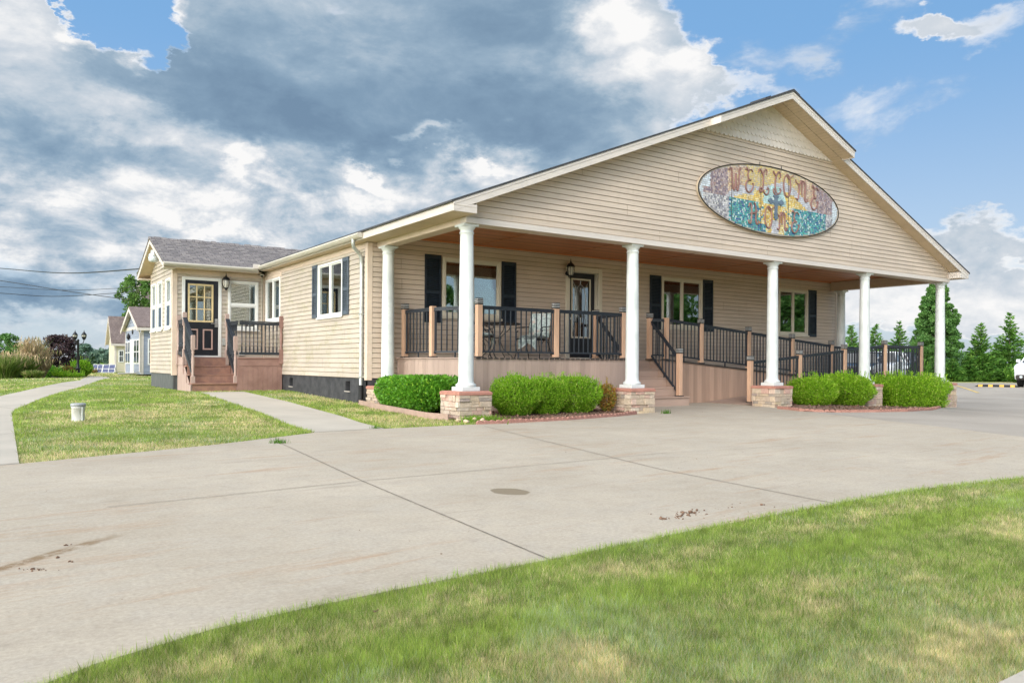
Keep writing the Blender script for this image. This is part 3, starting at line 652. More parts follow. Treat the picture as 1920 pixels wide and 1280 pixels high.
@part('siding_wall',[M['siding_side'],M['lapline']])
def _(mb): lap(mb,(0,YW,0),(1,0,0),(0,0,1),(0,-1,0),C_(XL),C_(XW),.60,3.30,SH*1.06,.014,OW,groove_shade=True)
gl=lambda z:10.24 if z<3.36 else 10.24+(z-3.36)/.4256*1.; 
def g_lo(z): return 10.24 if z<3.56 else min(11.74,9.8+(z-3.37)/.4256)
def g_hi(z): return 13.36 if z<3.56 else max(11.76,13.7-(z-3.37)/.4256)
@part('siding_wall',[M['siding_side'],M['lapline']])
def _(mb): lap(mb,(XL,0,0),(0,1,0),(0,0,1),(-1,0,0),g_lo,g_hi,.60,4.19,SH*1.06,.014,OGa,groove_shade=True)
def f_lo(z): return max(-.085,-.55+(z+.155-3.53)/SL)
def f_hi(z): return 15.432*1.0+.085-(f_lo(z)+.085)
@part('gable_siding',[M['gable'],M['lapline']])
def _(mb): lap(mb,(0,YG,0),(1,0,0),(0,0,1),(0,-1,0),f_lo,f_hi,3.362,6.60,SH,.014,groove_shade=True)
# backing so no light leaks through the courses, closed rear
@part('wall_core',M['room'])
def _(mb):
    mb.prism([(-.06,3.27),(15.49,3.27),(15.49,3.50),(7.716,6.60),(-.06,3.50)],1,YG+.02,YG+.06)
    mb.box(15.60,YP+.12,-.3,15.67,17.3,3.40); mb.box(.2,17.3,0,15.6,17.4,3.4); mb.box(XW+.02,10.3,.2,XW+.08,17.3,3.4); mb.box(XL+.1,13.36,.2,XW,13.44,3.35)
@part('interior_floor',M['room'])
def _(mb): mb.box(XW+.05,YP+.05,.96,15.6,17.3,1.02); mb.box(XL+.05,YW+.05,.96,XW-.02,13.3,1.02)
@part('gable_panel',M['scallop'])
def _(mb):
    zb=5.77; pitch=.135; rows=8; rh=.148; P_=[]
    for r in range(rows):
        z=zb+r*rh; off=(r%2)*pitch/2; n=-20
        for i in range(-26,27):
            xc=7.716+i*pitch+off; w=pitch*.49; lim=lambda x:RZ(x)-.165
            if lim(xc)<z-.02: continue
            pts=[]
            for a in range(9):
                t=math.pi+math.pi*a/8; pts.append((xc+w*math.cos(t),z+w*.95+w*.95*math.sin(t)))
            pts+=[(xc+w,z+.24),(xc-w,z+.24)]
            pts=[(x,min(zz,max(lim(x),z-.05))) for x,zz in pts]
            if max(q[1] for q in pts)-min(q[1] for q in pts)<.03: continue
            y=YG-.022-.001*(r%2); vs=[(x,y-.030+.026*(zz-z)/.24,zz) for x,zz in pts]; vb=[(x,y+.01,zz) for x,zz in pts]; k=len(pts)
            mb.add(vs+vb,[tuple(range(k))]+[(j,j+k,(j+1)%k+k,(j+1)%k) for j in range(k)])
# ---- roof
def slab(mb,xa,xb,y0,y1,t=.034,off=0.):
    mb.prism([(xa,RZ(xa)+off),(xb,RZ(xb)+off),(xb,RZ(xb)+off-t),(xa,RZ(xa)+off-t)],1,y0,y1)
M['shingle_m']=shinglemat('main roof shingle',(.15,.14,.14),(.22,.20,.19),(.12,.115,.12),(0,0,math.pi/2))
@part('roof',[M['shingled']])
def _(mb):
    slab(mb,-.59,7.716,-.515,17.6); slab(mb,7.716,16.02,-.515,17.6); slab(mb,5.40,7.716,-.80,-.515); slab(mb,7.716,10.05,-.80,-.515)
    slab(mb,7.5,7.716,-.80,17.6,.02,.018); slab(mb,7.716,7.93,-.80,17.6,.02,.018)
    slab(mb,7.02,7.2,-.6,-.2,.03,.035)
@part('fascia',M['fascia'],bevel=.003)
def _(mb):
    b=.152
    def rake(xa,xb,y0,y1,za=None):
        mb.prism([(xa,RZ(xa)-.036),(xb,RZ(xb)-.036),(xb,RZ(xb)-.036-b),(xa,RZ(xa)-.036-b)],1,y0,y1)
        mb.prism([(xa,RZ(xa)-.034),(xb,RZ(xb)-.034),(xb,RZ(xb)-.085),(xa,RZ(xa)-.085)],1,y0-.008,y0+.002)
    rake(-.55,5.44,-.496,-.47); rake(9.99,15.982,-.496,-.47); rake(5.42,7.716,-.775,-.75); rake(7.716,10.03,-.775,-.75)
    for xa,xb in ((5.42,5.44),(10.01,10.03)): mb.prism([(xa,RZ(xa)-.036),(xb,RZ(xb)-.036),(xb,RZ(xb)-.036-b),(xa,RZ(xa)-.036-b)],1,-.749,-.47)
    # eave boards and the boxed returns
    mb.box(-.55,-.469,EAVE,-.53,9.85,3.508); mb.box(15.962,-.469,EAVE,15.982,17,3.508)
    for xa,xb in ((-.549,-.10),(15.532,15.981)):
        mb.box(xa,-.492,EAVE-.002,xb,-.468,3.50); xm=-.11 if xa<0 else 15.533
        mb.box(xm,-.467,EAVE,xm+.012,YG,3.53)
    mb.box(-.55,-.504,3.455,-.12,-.4975,3.461)
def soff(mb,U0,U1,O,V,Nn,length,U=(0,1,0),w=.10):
    lap(mb,O,U,V,Nn,C_(U0),C_(U1),0,length,w,.006,groove_shade=True)
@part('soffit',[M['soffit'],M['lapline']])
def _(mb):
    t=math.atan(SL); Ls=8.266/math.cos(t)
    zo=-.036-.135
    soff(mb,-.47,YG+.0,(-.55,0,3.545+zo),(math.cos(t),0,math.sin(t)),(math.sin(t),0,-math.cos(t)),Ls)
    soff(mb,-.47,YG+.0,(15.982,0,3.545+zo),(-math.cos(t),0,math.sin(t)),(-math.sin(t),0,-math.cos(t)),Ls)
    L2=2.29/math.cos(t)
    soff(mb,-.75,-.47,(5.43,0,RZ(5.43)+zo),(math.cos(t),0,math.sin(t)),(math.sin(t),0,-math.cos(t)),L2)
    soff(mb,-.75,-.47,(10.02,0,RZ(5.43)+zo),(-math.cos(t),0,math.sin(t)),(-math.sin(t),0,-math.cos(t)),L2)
@part('soffit',M['soffit'])
def _(mb):
    mb.box(-.53,-.467,EAVE+.004,-.11,YG,EAVE+.02)
    mb.box(-.53,YG,EAVE+.004,-.12,3.36,EAVE+.02); mb.box(-.53,3.36,EAVE+.004,XW,9.85,EAVE+.02)
@part('soffit',M['soffit'])
def _(mb): mb.box(-2.96,9.82,3.305,-.53,YW,3.32)
@part('soffit',M['soffit'])
def _(mb): mb.box(15.545,-.467,EAVE+.004,15.96,17,EAVE+.02)
@part('gutter',M['gutter'],bevel=.003)
def _(mb):
    pr=[(-.552,3.49),(-.60,3.49),(-.665,3.475),(-.675,3.44),(-.655,3.43),(-.655,3.415),(-.62,3.385),(-.552,3.385)]
    mb.prism(pr,1,3.06,9.83)
    pw=[(9.80+(x+.552),z-.06) for x,z in pr]; mb.prism([(y,z) for y,z in pw],0,-2.99,-.655)
@part('splash_guard',M['fascia'],bevel=.004)
def _(mb): mb.box(-.80,9.66,3.40,-.62,9.67,3.52); mb.box(-.63,9.66,3.40,-.62,9.80,3.52)
@part('downspout',[M['galv'],M['rubber']])
def _(mb):
    mb.tube([(-.60,3.42,3.40),(-.60,3.42,3.30),(-.58,3.45,3.24),(-.42,3.53,3.14),(-.37,3.55,3.06),(-.362,3.55,2.9),(-.362,3.55,.45)],.038,10)
    mb.tube([(-.362,3.55,.47),(-.362,3.55,.22),(-.40,3.50,.12)],.05,10,1)
    mb.box(-.405,3.505,1.9,-.31,3.595,1.925); mb.box(-.405,3.505,.62,-.31,3.595,.645)
@part('downspout',M['gutter'])
def _(mb): mb.tube([(-.40,10.17,3.30),(-.40,10.205,3.2),(-.40,10.205,1.05)],.012,6)
# ---- trims
CT=[]
def _(mb):
    mb.box(XW-.022,YP-.022,.57,XW+.09,YP-.001,3.36); mb.box(XW-.024,YP-.024,.57,XW-.002,YP+.10,3.36)
    mb.box(15.60,YP-.020,.57,15.715,YP-.001,3.36)
    mb.box(XL-.022,YW-.022,.57,XL+.10,YW-.001,3.30); mb.box(XL-.024,YW-.024,.57,XL-.002,YW+.10,3.30)
    mb.box(XW-.05,YW-.018,.6,XW-.022,YW-.002,3.3); mb.box(XL-.016,13.28,.6,XL-.001,13.38,3.5)
class _Cap:
    def box(s,*a): CT.append(a)
_(_Cap())
for grp in ((0,1),(2,),(3,4),(5,),(6,)):
    mb=MB()
    for i in grp: mb.box(*CT[i])
    mb.build('corner_trim',M['trim'],H,bevel=.003)
@part('frieze',M['trim'],bevel=.003)
def _(mb): mb.box(XW-.020,YP+.101,3.245,XW-.001,YW,3.365); mb.box(XL+.10,YW-.021,3.20,XW-.02,YW-.001,3.305); mb.box(XW-.018,8.86-.05,3.16,XW-.001,YW,3.244)
@part('beam',M['trim'],bevel=.004)
def _(mb):
    mb.box(-.12,-.168,3.261,15.55,.14,3.53); mb.box(-.12,.14,3.262,.13,YP-.025,3.53); mb.box(15.30,.14,3.262,15.55,YP-.025,3.53)
@part('gable_trim',M['fascia'],bevel=.003)
def _(mb): mb.box(-.128,-.19,3.258,15.56,-.1685,3.358); mb.box(-.128,-.1684,3.258,-.121,.0,3.358)
@part('porch_ceiling',[M['ceiling'],M['trim'],M['frosted']])
def _(mb):
    mb.box(.13,.14,3.535,15.30,YP,3.56)
    for x in (2.3,4.6,7.1,9.6,12.1): mb.box(x,.16,3.527,x+.07,YP-.04,3.534)
    mb.box(.13,YP-.05,3.505,15.30,YP-.016,3.534); mb.box(.13,.142,3.505,15.30,.17,3.534)
    for x in (2.1,9.9,13.2,6.0): mb.lathe([(.0,3.521),(.085,3.521),(.085,3.533)],(x,1.0,0),18,1); mb.lathe([(0,3.518),(.055,3.518),(.055,3.522)],(x,1.0,0),18,2)
# ---- foundation
@part('foundation',M['foundation'])
def _(mb):
    seg=[YP,3.95,4.20,7.9,8.13,YW]
    # wall face with two vent holes
    x0,x1=XW+.012,XW+.14
    for a,b in ((YP,4.28),(4.53,7.94),(8.19,10.24)): mb.box(x0,a,-.2,x1,b,.606)
    for a,b in ((4.28,4.53),(7.94,8.19)): mb.box(x0,a,-.2,x1,b,.32); mb.box(x0,a,.53,x1,b,.606)
    mb.box(x0,YP+.012,-.2,15.6,YP+.11,.606)
for a in (4.28,7.94):
    @part('foundation_vent',[M['rubber'],M['fascia']])
    def _(mb,a=a):
        mb.box(XW+.10,a,.32,XW+.13,a+.25,.53); mb.box(XW+.06,a+.01,.33,XW+.08,a+.11,.50,1)
        mb.box(XW-.012,a-.01,.305,XW+.03,a+.26,.319,1)
@part('foundation',M['wingskirt'],bevel=.003)
def _(mb):
    for i in range(13):
        y=YW+.0+i*.24; mb.box(XL+.012,y,-.1,XL+.05,min(y+.237,13.36),.60)
    mb.box(XL+.012,YW+.012,-.1,XL+.3,YW+.05,.60)
# ---- windows, shutters
window(FL,*OL[0],'slider',M['winframe'],.045,curtain=(4.75,5.25,2.75))
shutter(FL,4.30,4.62,1.95,3.17,M['greyshut']); shutter(FL,6.15,6.47,1.95,3.18,M['greyshut'])
window(FL,*OL[1],'slider',M['winframe'],.055,blind=.3)
window(FP,*OP[0],'slider',M['creamframe'],.075,blind=.30,glass='glassdark'); window(FP,*OP[2],'slider',M['creamframe'],.075,blind=.28,glass='glassdark'); window(FP,*OP[3],'slider',M['creamframe'],.07,glass='glassdark')
for a,b,c,d in ((.975,1.365,1.79,3.225),(2.92,3.305,1.82,3.22),(7.505,7.90,1.83,3.235),(9.495,9.89,1.832,3.242),(12.235,12.62,1.81,3.237),(14.185,14.585,1.80,3.235)): shutter(FP,a,b,c,d,M['navy'])
window(FW,*OW[1],'hung',M['winframe'],.06)
for o in OGa:
    w=window(FG,*o,'hung',M['winframe'],.055)
    mb=MB(); m=(o[2]+o[3])/2; FG.box(mb,o[0]+.07,o[1]-.07,.002,.008,o[2]+.08,m-.03); mb.build('insect_screen',pm('dark insect screen',(.05,.07,.10),.7),w)
# ---- porch door (recessed, oval leaded light) and side door (nine lights)
mb=MB(); u0,u1,z0,z1=OP[1]; frame4(FP,mb,u0,u1,z0,z1,.115,-.01,.03,0,.03); 
FP.box(mb,u0+.115,u0+.13,-.16,-.01,z0,z1-.115); FP.box(mb,u1-.13,u1-.115,-.16,-.01,z0,z1-.115); FP.box(mb,u0+.115,u1-.115,-.16,-.01,z1-.13,z1-.115)
dr=mb.build('door',M['creamframe'],H,bevel=.004)
mb=MB(); a,b=u0+.13,u1-.13; g0,g1,g2,g3=a+.13,b-.13,1.55,3.0
FP.box(mb,a,g0,-.15,-.11,z0,z1-.13); FP.box(mb,g1,b,-.15,-.11,z0,z1-.13); FP.box(mb,g0,g1,-.15,-.11,g3,z1-.13); FP.box(mb,g0,g1,-.15,-.11,z0,g2); mb.build('door_slab',M['blackdoor'],dr,bevel=.003)
mb=MB(); frame4(FP,mb,g0,g1,g2,g3,.04,-.112,-.095); mb.build('glass_frame',M['creamframe'],dr,bevel=.003)
mb=MB(); FP.box(mb,g0+.04,g1-.04,-.135,-.128,g2+.04,g3-.04); mb.build('pane',M['glassdark'],dr)
mb=MB(); cx=(g0+g1)/2; zc=2.45
pts=[FP.P(cx+.17*math.cos(t),-.122,zc+.40*math.sin(t)) for t in np.linspace(0,2*math.pi,33)]; mb.tube(pts,.007,6)
for t in (.8,2.34,-.8,-2.34): mb.tube([FP.P(cx+.17*math.cos(t),-.122,zc+.40*math.sin(t)),FP.P(cx+(.26 if math.cos(t)>0 else -.26),-.122,zc+(.50 if t>0 else -.80))],.005,5)
mb.tube([FP.P(cx,-.122,zc+.40),FP.P(cx,-.122,g3-.04)],.005,5); mb.tube([FP.P(cx,-.122,zc-.40),FP.P(cx,-.122,g2+.04)],.005,5)
mb.tube([FP.P(cx,-.122,zc+.33),FP.P(cx+.02,-.122,zc+.25),FP.P(cx,-.122,zc+.15),FP.P(cx-.02,-.122,zc+.25),FP.P(cx,-.122,zc+.33)],.006,5); mb.build('lead_came',M['steel'],dr)
mb=MB(); mb.tube([FP.P(a+.07,-.11,2.02),FP.P(a+.07,-.05,2.02)],.028,12); mb.build('handle',M['steel'],dr)
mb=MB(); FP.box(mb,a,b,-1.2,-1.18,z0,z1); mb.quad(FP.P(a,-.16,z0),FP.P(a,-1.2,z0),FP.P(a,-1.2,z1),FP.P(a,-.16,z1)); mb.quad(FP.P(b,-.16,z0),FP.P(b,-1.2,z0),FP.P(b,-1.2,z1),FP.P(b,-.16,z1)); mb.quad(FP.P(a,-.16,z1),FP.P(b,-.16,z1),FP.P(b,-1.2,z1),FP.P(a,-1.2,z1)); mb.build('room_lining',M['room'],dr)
mb=MB(); u0,u1,z0,z1=OW[0]; frame4(FW,mb,u0,u1,z0,z1,.075,-.05,.03,0,.04); ds=mb.build('door',M['winframe'],H,bevel=.004)
mb=MB(); a,b,c,d=u0+.075,u1-.075,z0+.04,z1-.075; g0,g1,g2,g3=-2.275,-1.70,1.99,2.93
FW.box(mb,a,g0,-.05,-.01,c,d); FW.box(mb,g1,b,-.05,-.01,c,d); FW.box(mb,g0,g1,-.05,-.01,g3,d); FW.box(mb,g0,g1,-.05,-.01,c,g2); mb.build('door_slab',M['blackdoor'],ds,bevel=.003)
mb=MB(); frame4(FW,mb,g0-.03,g1+.03,g2-.03,g3+.03,.045,-.012,.008)
for i in (1,2):
    u=g0+(g1-g0)*i/3; FW.box(mb,u-.012,u+.012,-.03,.004,g2,g3); z=g2+(g3-g2)*i/3; FW.box(mb,g0,g1,-.03,.002,z-.012,z+.012)
mb.build('muntin_grille',M['yellow'],ds,bevel=.002)
mb=MB(); FW.box(mb,g0,g1,-.034,-.031,g2,g3); mb.build('pane',M['glass'],ds)
for ua,ub in ((-2.30,-2.05),(-1.93,-1.68)):
    mb=MB(); frame4(FW,mb,ua,ub,1.24,1.78,.035,-.012,.004); mb.build('panel_moulding',M['pinktrim'],ds,bevel=.002)
mb=MB(); FW.box(mb,-1.63,-1.555,-.01,.012,1.84,2.06); mb.tube([FW.P(-1.6,.01,1.93),FW.P(-1.6,.06,1.93),FW.P(-1.74,.06,1.93)],.011,8); mb.tube([FW.P(-1.6,.01,2.02),FW.P(-1.6,.03,2.02)],.022,10); mb.build('handle',M['steel'],ds)
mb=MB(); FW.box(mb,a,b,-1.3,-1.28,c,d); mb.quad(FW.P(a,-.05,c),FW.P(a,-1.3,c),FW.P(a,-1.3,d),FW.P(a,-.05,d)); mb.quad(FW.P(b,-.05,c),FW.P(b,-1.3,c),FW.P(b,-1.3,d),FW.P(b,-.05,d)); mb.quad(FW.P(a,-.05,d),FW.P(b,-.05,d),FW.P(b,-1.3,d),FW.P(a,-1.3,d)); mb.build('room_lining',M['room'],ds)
@part('intercom_box',M['galv'],bevel=.004)
def _(mb): FW.box(mb,-1.44,-1.35,.016,.05,1.36,1.55)
@part('outlet_box',M['winframe'],bevel=.004)
def _(mb): FW.box(mb,-1.0,-.86,.016,.05,1.10,1.2)
@part('camera_dome',[M['winframe'],M['black']])
def _(mb): mb.lathe([(.05,3.305),(.05,3.28),(.03,3.27)],(-.45,10.05,0),14,0); mb.lathe([(.036,3.275),(.034,3.25),(.02,3.235),(0,3.23)],(-.45,10.05,0),14,1,caps=False)
# ---- wing roof
WZ=lambda y:3.43+.4256*((y-9.78) if y<11.75 else (13.72-y))
M['shingle_w']=shinglemat('wing roof shingle',(.165,.15,.15),(.265,.24,.23),(.12,.115,.125),(0,0,0))
@part('roof',M['shingle_w'])
def _(mb):
    # overlapping courses, each a thin sloped board so that the butts cast a line
    for side in (0,1):
        n=15; 
        for i in range(n):
            ya=9.76+i*(11.75-9.76)/n; yb=9.76+(i+1)*(11.75-9.76)/n+.03
            za,zb=WZ(ya)+.014,WZ(min(yb,11.75))+.004; yb=min(yb,11.75)
            f=(lambda y:y) if side==0 else (lambda y:23.5-y)
            mb.prism([(f(ya),za),(f(yb),zb),(f(yb),zb-.03),(f(ya),za-.03)],0,-3.0,1.7)
    rg=np.random.default_rng(3)
    x=-3.01
    while x<1.7:
        w=rg.uniform(.13,.2); h=rg.uniform(.012,.045); mb.prism([(11.62,WZ(11.62)+.01),(11.75,WZ(11.75)+.022+h),(11.88,WZ(11.62)+.01)],0,x,x+w*.96); x+=w
@part('fascia',M['fascia'],bevel=.003)
def _(mb):
    for f in ((lambda y:y),(lambda y:23.5-y)):
        mb.prism([(f(9.78),WZ(9.78)-.02),(f(11.75),WZ(11.75)-.02),(f(11.75),WZ(11.75)-.15),(f(9.78),WZ(9.78)-.15)],0,-2.985,-2.96)
    mb.box(-2.955,9.80,3.30,-.6,9.82,3.43); mb.box(-2.955,13.68,3.30,-.6,13.70,3.43); mb.box(-2.984,9.80,3.28,-2.68,YW,3.304); mb.box(-2.984,13.36,3.28,-2.68,13.70,3.304)
@part('soffit',M['soffit'])
def _(mb):
    t=math.atan(.4256); Ls=1.97/math.cos(t)
    lap(mb,(0,9.78,WZ(9.78)-.14),(1,0,0),(0,math.cos(t),math.sin(t)),(0,math.sin(t),-math.cos(t)),C_(-2.96),C_(XL),0,Ls,.10,.006)
    lap(mb,(0,13.72,WZ(9.78)-.14),(1,0,0),(0,-math.cos(t),math.sin(t)),(0,-math.sin(t),-math.cos(t)),C_(-2.96),C_(XL),0,Ls,.10,.006)
    mb.box(-2.96,13.36,3.305,-.53,13.7,3.32)
# ---- columns on stone piers
CX_=[0,3.785,8.086,11.738,15.432]
def column(x,y):
    mb=MB(); c=(x,y,0); mb.cbox(x,y,.463,.35,.35,.068); 
    mb.lathe([(.165,.531),(.176,.548),(.176,.565),(.165,.582),(.145,.588),(.140,.602),(.131,.625)]+[(.131-.019*((z-.625)/2.4)**1.5,z) for z in np.linspace(.7,3.05,12)]+[(.112,3.10),(.124,3.108),(.124,3.126),(.112,3.134),(.112,3.165),(.120,3.175),(.135,3.195),(.148,3.222)],c,40)
    mb.cbox(x,y,3.220,.30,.30,.0395); return mb.build('column',M['white'],H,bevel=.004)
def pier(x,y,seed):
    rg=np.random.default_rng(seed); mb=MB(); hb=.29; zt=.40; zg=float(gz(x,y))-.12; mb.cbox(x,y,zg,hb*2,hb*2,zt-zg,1)
    z=zg
    while z<zt-.02:
        rh=min(rg.choice([.055,.075,.095,.12]),zt-z); rh=zt-z if zt-z-rh<.04 else rh
        for side in range(4):
            t=-hb-.02
            while t<hb+.015:
                w=rg.uniform(.09,.26); e=min(t+w,hb+.02); e=hb+.02 if hb+.02-e<.07 else e
                parts=[(z,z+rh)] if (rh<.08 or rg.random()<.6) else [(z,z+rh*.5),(z+rh*.5,z+rh)]
                for a,b in parts:
                    o=rg.uniform(.006,.040); g=.003; P0=[(t+g,-hb+.002),(e-g,-hb+.002),(e-g,-hb-o),(t+g,-hb-o)]
                    def R(q):
                        u,v=q
                        return [(u,v),(-v,u),(-u,-v),(v,-u)][side]
                    q=[R(p) for p in P0]; j=[rg.uniform(-.006,.006) for _ in range(4)]
                    vs=[(x+p[0],y+p[1],a+g) for p in q]+[(x+p[0]+(j[i] if i>1 else 0),y+p[1]+(j[-i] if i>1 else 0),b-g) for i,p in enumerate(q)]
                    mb.add(vs,[(0,1,2,3),(7,6,5,4),(0,4,5,1),(1,5,6,2),(2,6,7,3),(3,7,4,0)])
                t=e
        z+=rh
    p=mb.build('stone_pier',[M['stone'],M['mortar']],H,bevel=.005)
    mb=MB(); mb.cbox(x,y,.40,.655,.655,.045); a,b=.3275,.30
    mb.add([(x-a,y-a,.445),(x+a,y-a,.445),(x+a,y+a,.445),(x-a,y+a,.445),(x-b,y-b,.4625),(x+b,y-b,.4625),(x+b,y+b,.4625),(x-b,y+b,.4625)],[(4,5,6,7),(0,1,5,4),(1,2,6,5),(2,3,7,6),(3,0,4,7)])
    mb.build('pier_cap',M['redcap'],p,bevel=.006)
for i,(x,y) in enumerate([(x,0) for x in CX_]+[(0,3.06),(15.432,3.04)]): column(x,y); pier(x,y,40+i)
# ================================================================ PORCH DECK, STAIRS, RAMP
def post(par,x,y,z0,h,cap=True,base=True):
    mb=MB(); mb.cbox(x,y,z0,.105,.105,h)
    if base: mb.cbox(x,y,z0+.001,.15,.15,.022,1)
    p=mb.build('post',[M['post'],M['capmetal']],par,bevel=.004)
    if cap:
        mb=MB(); z=z0+h; mb.cbox(x,y,z-.012,.122,.122,.032,0)
        for k in range(3): mb.cbox(x,y,z+.020+k*.030,.119,.119,.010,1); mb.cbox(x,y,z+.030+k*.030,.121,.121,.020,0)
        mb.build('post_cap',[M['capmetal'],M['capband']],p,bevel=.002)
    return p
BAL={}
def baluster(rail,x,y,z0,z1):
    k=round(z1-z0,2)
    if k not in BAL:
        mb=MB(); mb.cbox(0,0,0,.022,.022,k); BAL[k]=mb.build('baluster',M['rail'],None,bevel=.002); o=BAL[k]; first=True
    else: o=BAL[k].copy(); COL.objects.link(o)
    o.parent=rail; o.location=Vector((x,y,z0))-org(rail)
def railing(par,p,q,zp,zq,top=.955,bot=.11,sp=.128,gap=.055,end=True,foot=True):
    p=Vector((p[0],p[1],0)); q=Vector((q[0],q[1],0)); d=(q-p); Ln=d.length; d.normalize()
    a=p+d*gap; b=q-d*gap; Z=lambda v:zp+(zq-zp)*((v-p).length/Ln)
    mb=MB(); A=lambda v,h:(v.x,v.y,Z(v)+h)
    mb.bar(A(a,top),A(b,top),.062,.028); mb.bar(A(a,top-.034),A(b,top-.034),.040,.036); mb.bar(A(a,bot),A(b,bot),.040,.034)
    if foot: m=(a+b)/2; mb.bar((m.x,m.y,Z(m)),(m.x,m.y,Z(m)+bot),.028,.028)
    for e in (a,b): mb.bar(A(e,bot),A(e,top-.02),.026,.026)
    for e in (a,b): mb.cbox(e.x,e.y,Z(e)+bot-.035,.05,.05,.05); mb.cbox(e.x,e.y,Z(e)+top-.065,.05,.05,.05)
    r=mb.build('railing',M['rail'],par,bevel=.003)
    L2=(b-a).length; n=max(1,int(L2/sp)); 
    for i in range(n+1):
        t=(i/n)*(1-.06)+.03 if n>1 else .5; v=a+(b-a)*t; baluster(r,v.x,v.y,Z(v)+bot+.012,Z(v)+top-.045)
    return r
DK=thing('porch_deck','raised composite porch deck with slate railings, mauve skirt and broad front steps','deck',(2.7,2.0,0))
mb=MB(); DP=[(.30,3.33),(.36,2.1),(.74,.98),(4.60,.98),(4.60,2.20),(6.70,2.20),(6.70,3.33)]; mb.prism(DP,2,1.008,1.036)
for i in range(29): mb.box(.80+i*.131,.955,1.012,.80+i*.131+.092,.979,1.034,1)
mb.build('deck_floor',[M['decking'],M['capmetal']],DK)
def skirtpanel(par,p,q,zt0,zt1,zb,mat,w=.145):
    mb=MB(); p=Vector((*p,0)); q=Vector((*q,0)); d=q-p; Ln=d.length; d.normalize(); n=int(Ln/w)+1
    for i in range(n):
        a=p+d*(i*w+.0015); b=p+d*min(Ln,(i+1)*w-.0015); za=zt0+(zt1-zt0)*i*w/Ln; zb_=zt0+(zt1-zt0)*min(1,(i+1)*w/Ln); nn=Vector((d.y,-d.x,0))*.011
        if (b-a).length<.01: continue
        vs=[(v+s*nn).to_tuple()[:2]+(z,) for s in (-1,1) for v,z in ((a,zb),(b,zb),(b,zb_),(a,za))]
        mb.add(vs,[(0,1,2,3),(7,6,5,4),(0,4,5,1),(1,5,6,2),(2,6,7,3),(3,7,4,0)])
    mb.bar((p.x+d.x*.01,p.y+d.y*.01,(zb+zt0)/2),(q.x-d.x*.01,q.y-d.y*.01,(zb+zt1)/2),.006,.9*(min(zt0,zt1)-zb))
    return mb.build('skirt',mat,par)
skirtpanel(DK,(.35,3.32),(.40,2.1),1.006,1.006,.03,M['skirty']); skirtpanel(DK,(.40,2.1),(.77,1.0),1.006,1.006,-.02,M['skirty'])
skirtpanel(DK,(.77,1.0),(4.58,1.0),1.006,1.006,-.05,M['skirt']); skirtpanel(DK,(4.58,1.0),(4.58,2.2),1.006,1.006,-.05,M['skirty'])
PZ=1.036
for x,y,c in ((.43,3.16,True),(.50,2.1,False),(.90,1.05,True),(2.70,1.05,True),(4.50,1.05,True),(4.66,2.13,True),(6.33,2.13,True),(6.66,1.92,False)): post(DK,x,y,PZ,.995,c)
railing(DK,(.43,3.16),(.50,2.1),PZ,PZ); railing(DK,(.50,2.1),(.90,1.05),PZ,PZ); railing(DK,(.90,1.05),(2.70,1.05),PZ,PZ); railing(DK,(2.70,1.05),(4.50,1.05),PZ,PZ)
railing(DK,(4.50,1.05),(4.66,2.13),PZ,PZ); railing(DK,(6.33,2.13),(6.66,1.92),PZ,PZ,foot=False)
# steps, descending toward the drive
rz_=.2075
for k in range(1,5):
    z=PZ-rz_*k; y1=2.2-.28*(k-1); y0=y1-.28; x0,x1=(4.70,6.42) if k<4 else (4.70,6.56)
    mb=MB(); mb.box(x0-.0,y0-.025,z-.028,x1,y1,z); mb.box(x0+.01,y1-.012,z+.0,x1-.01,y1-.001,z+rz_-.029) ; mb.build('step',M['step'],DK,bevel=.004)
mb=MB(); mb.box(4.71,1.083,-.03,6.55,1.095,.176); mb.box(6.535,1.095,-.03,6.55,1.36,.176); mb.build('riser',M['step'],DK)
mb=MB(); 
for x in (6.405,4.69): mb.prism([(1.36,-.03),(2.2,-.03),(2.2,1.0),(2.12,1.0),(1.84,.79),(1.57,.585),(1.36,.38)],0,x-.01,x+.012)
mb.build('stringer',M['step'],DK)
zt=PZ-rz_*4
for x in (6.35,4.78): post(DK,x,1.19,zt,.985,True)
for x in (6.345,4.72):
    mb=MB(); a=Vector((x,2.09,PZ)); b=Vector((x,1.24,zt)); up=lambda v,h:(v.x,v.y,v.z+h)
    mb.bar(up(a,.90),up(b,.90),.055,.04); mb.bar(up(a,.86),up(b,.86),.035,.035); mb.bar(up(a,.10),up(b,.10),.04,.04); m=(a+b)/2; mb.bar(up(m,-.10),up(m,.12),.026,.026)
    r=mb.build('railing',M['rail'],DK,bevel=.003)
    for i in range(8):
        t=(i+.5)/8; v=a+(b-a)*t; baluster(r,v.x,v.y,v.z+.12,v.z+.85)
# upper run of the ramp
UP=lambda x:1.045-.078*(x-6.65)
RU=thing('ramp_run','upper wheelchair ramp run sloping along the house wall behind brown boards','ramp',(10,2.6,0))
mb=MB(); mb.prism([(6.70,UP(6.70)),(13.45,UP(13.45)),(13.45,UP(13.45)-.04),(6.70,UP(6.70)-.04)],1,1.84,3.32); mb.build('ramp_floor',M['decking'],RU)
mb=MB(); mb.bar((6.6,1.845,UP(6.6)-.012),(13.45,1.845,UP(13.45)-.012),.05,.03); mb.build('edge_trim',M['capmetal'],RU)
skirtpanel(RU,(6.56,1.87),(13.4,1.87),UP(6.56)-.045,UP(13.4)-.045,-.08,M['rampskirt'])
skirtpanel(RU,(6.43,2.2),(6.56,1.87),1.0,1.0,-.08,M['rampskirt'])
px_=[6.66,7.83,9.61,11.41,13.20]
for x in px_[1:]: post(RU,x,1.90,UP(x),.985)
for a,b in zip(px_[:-1],px_[1:]): railing(RU,(a,1.90),(b,1.90),UP(a),UP(b))
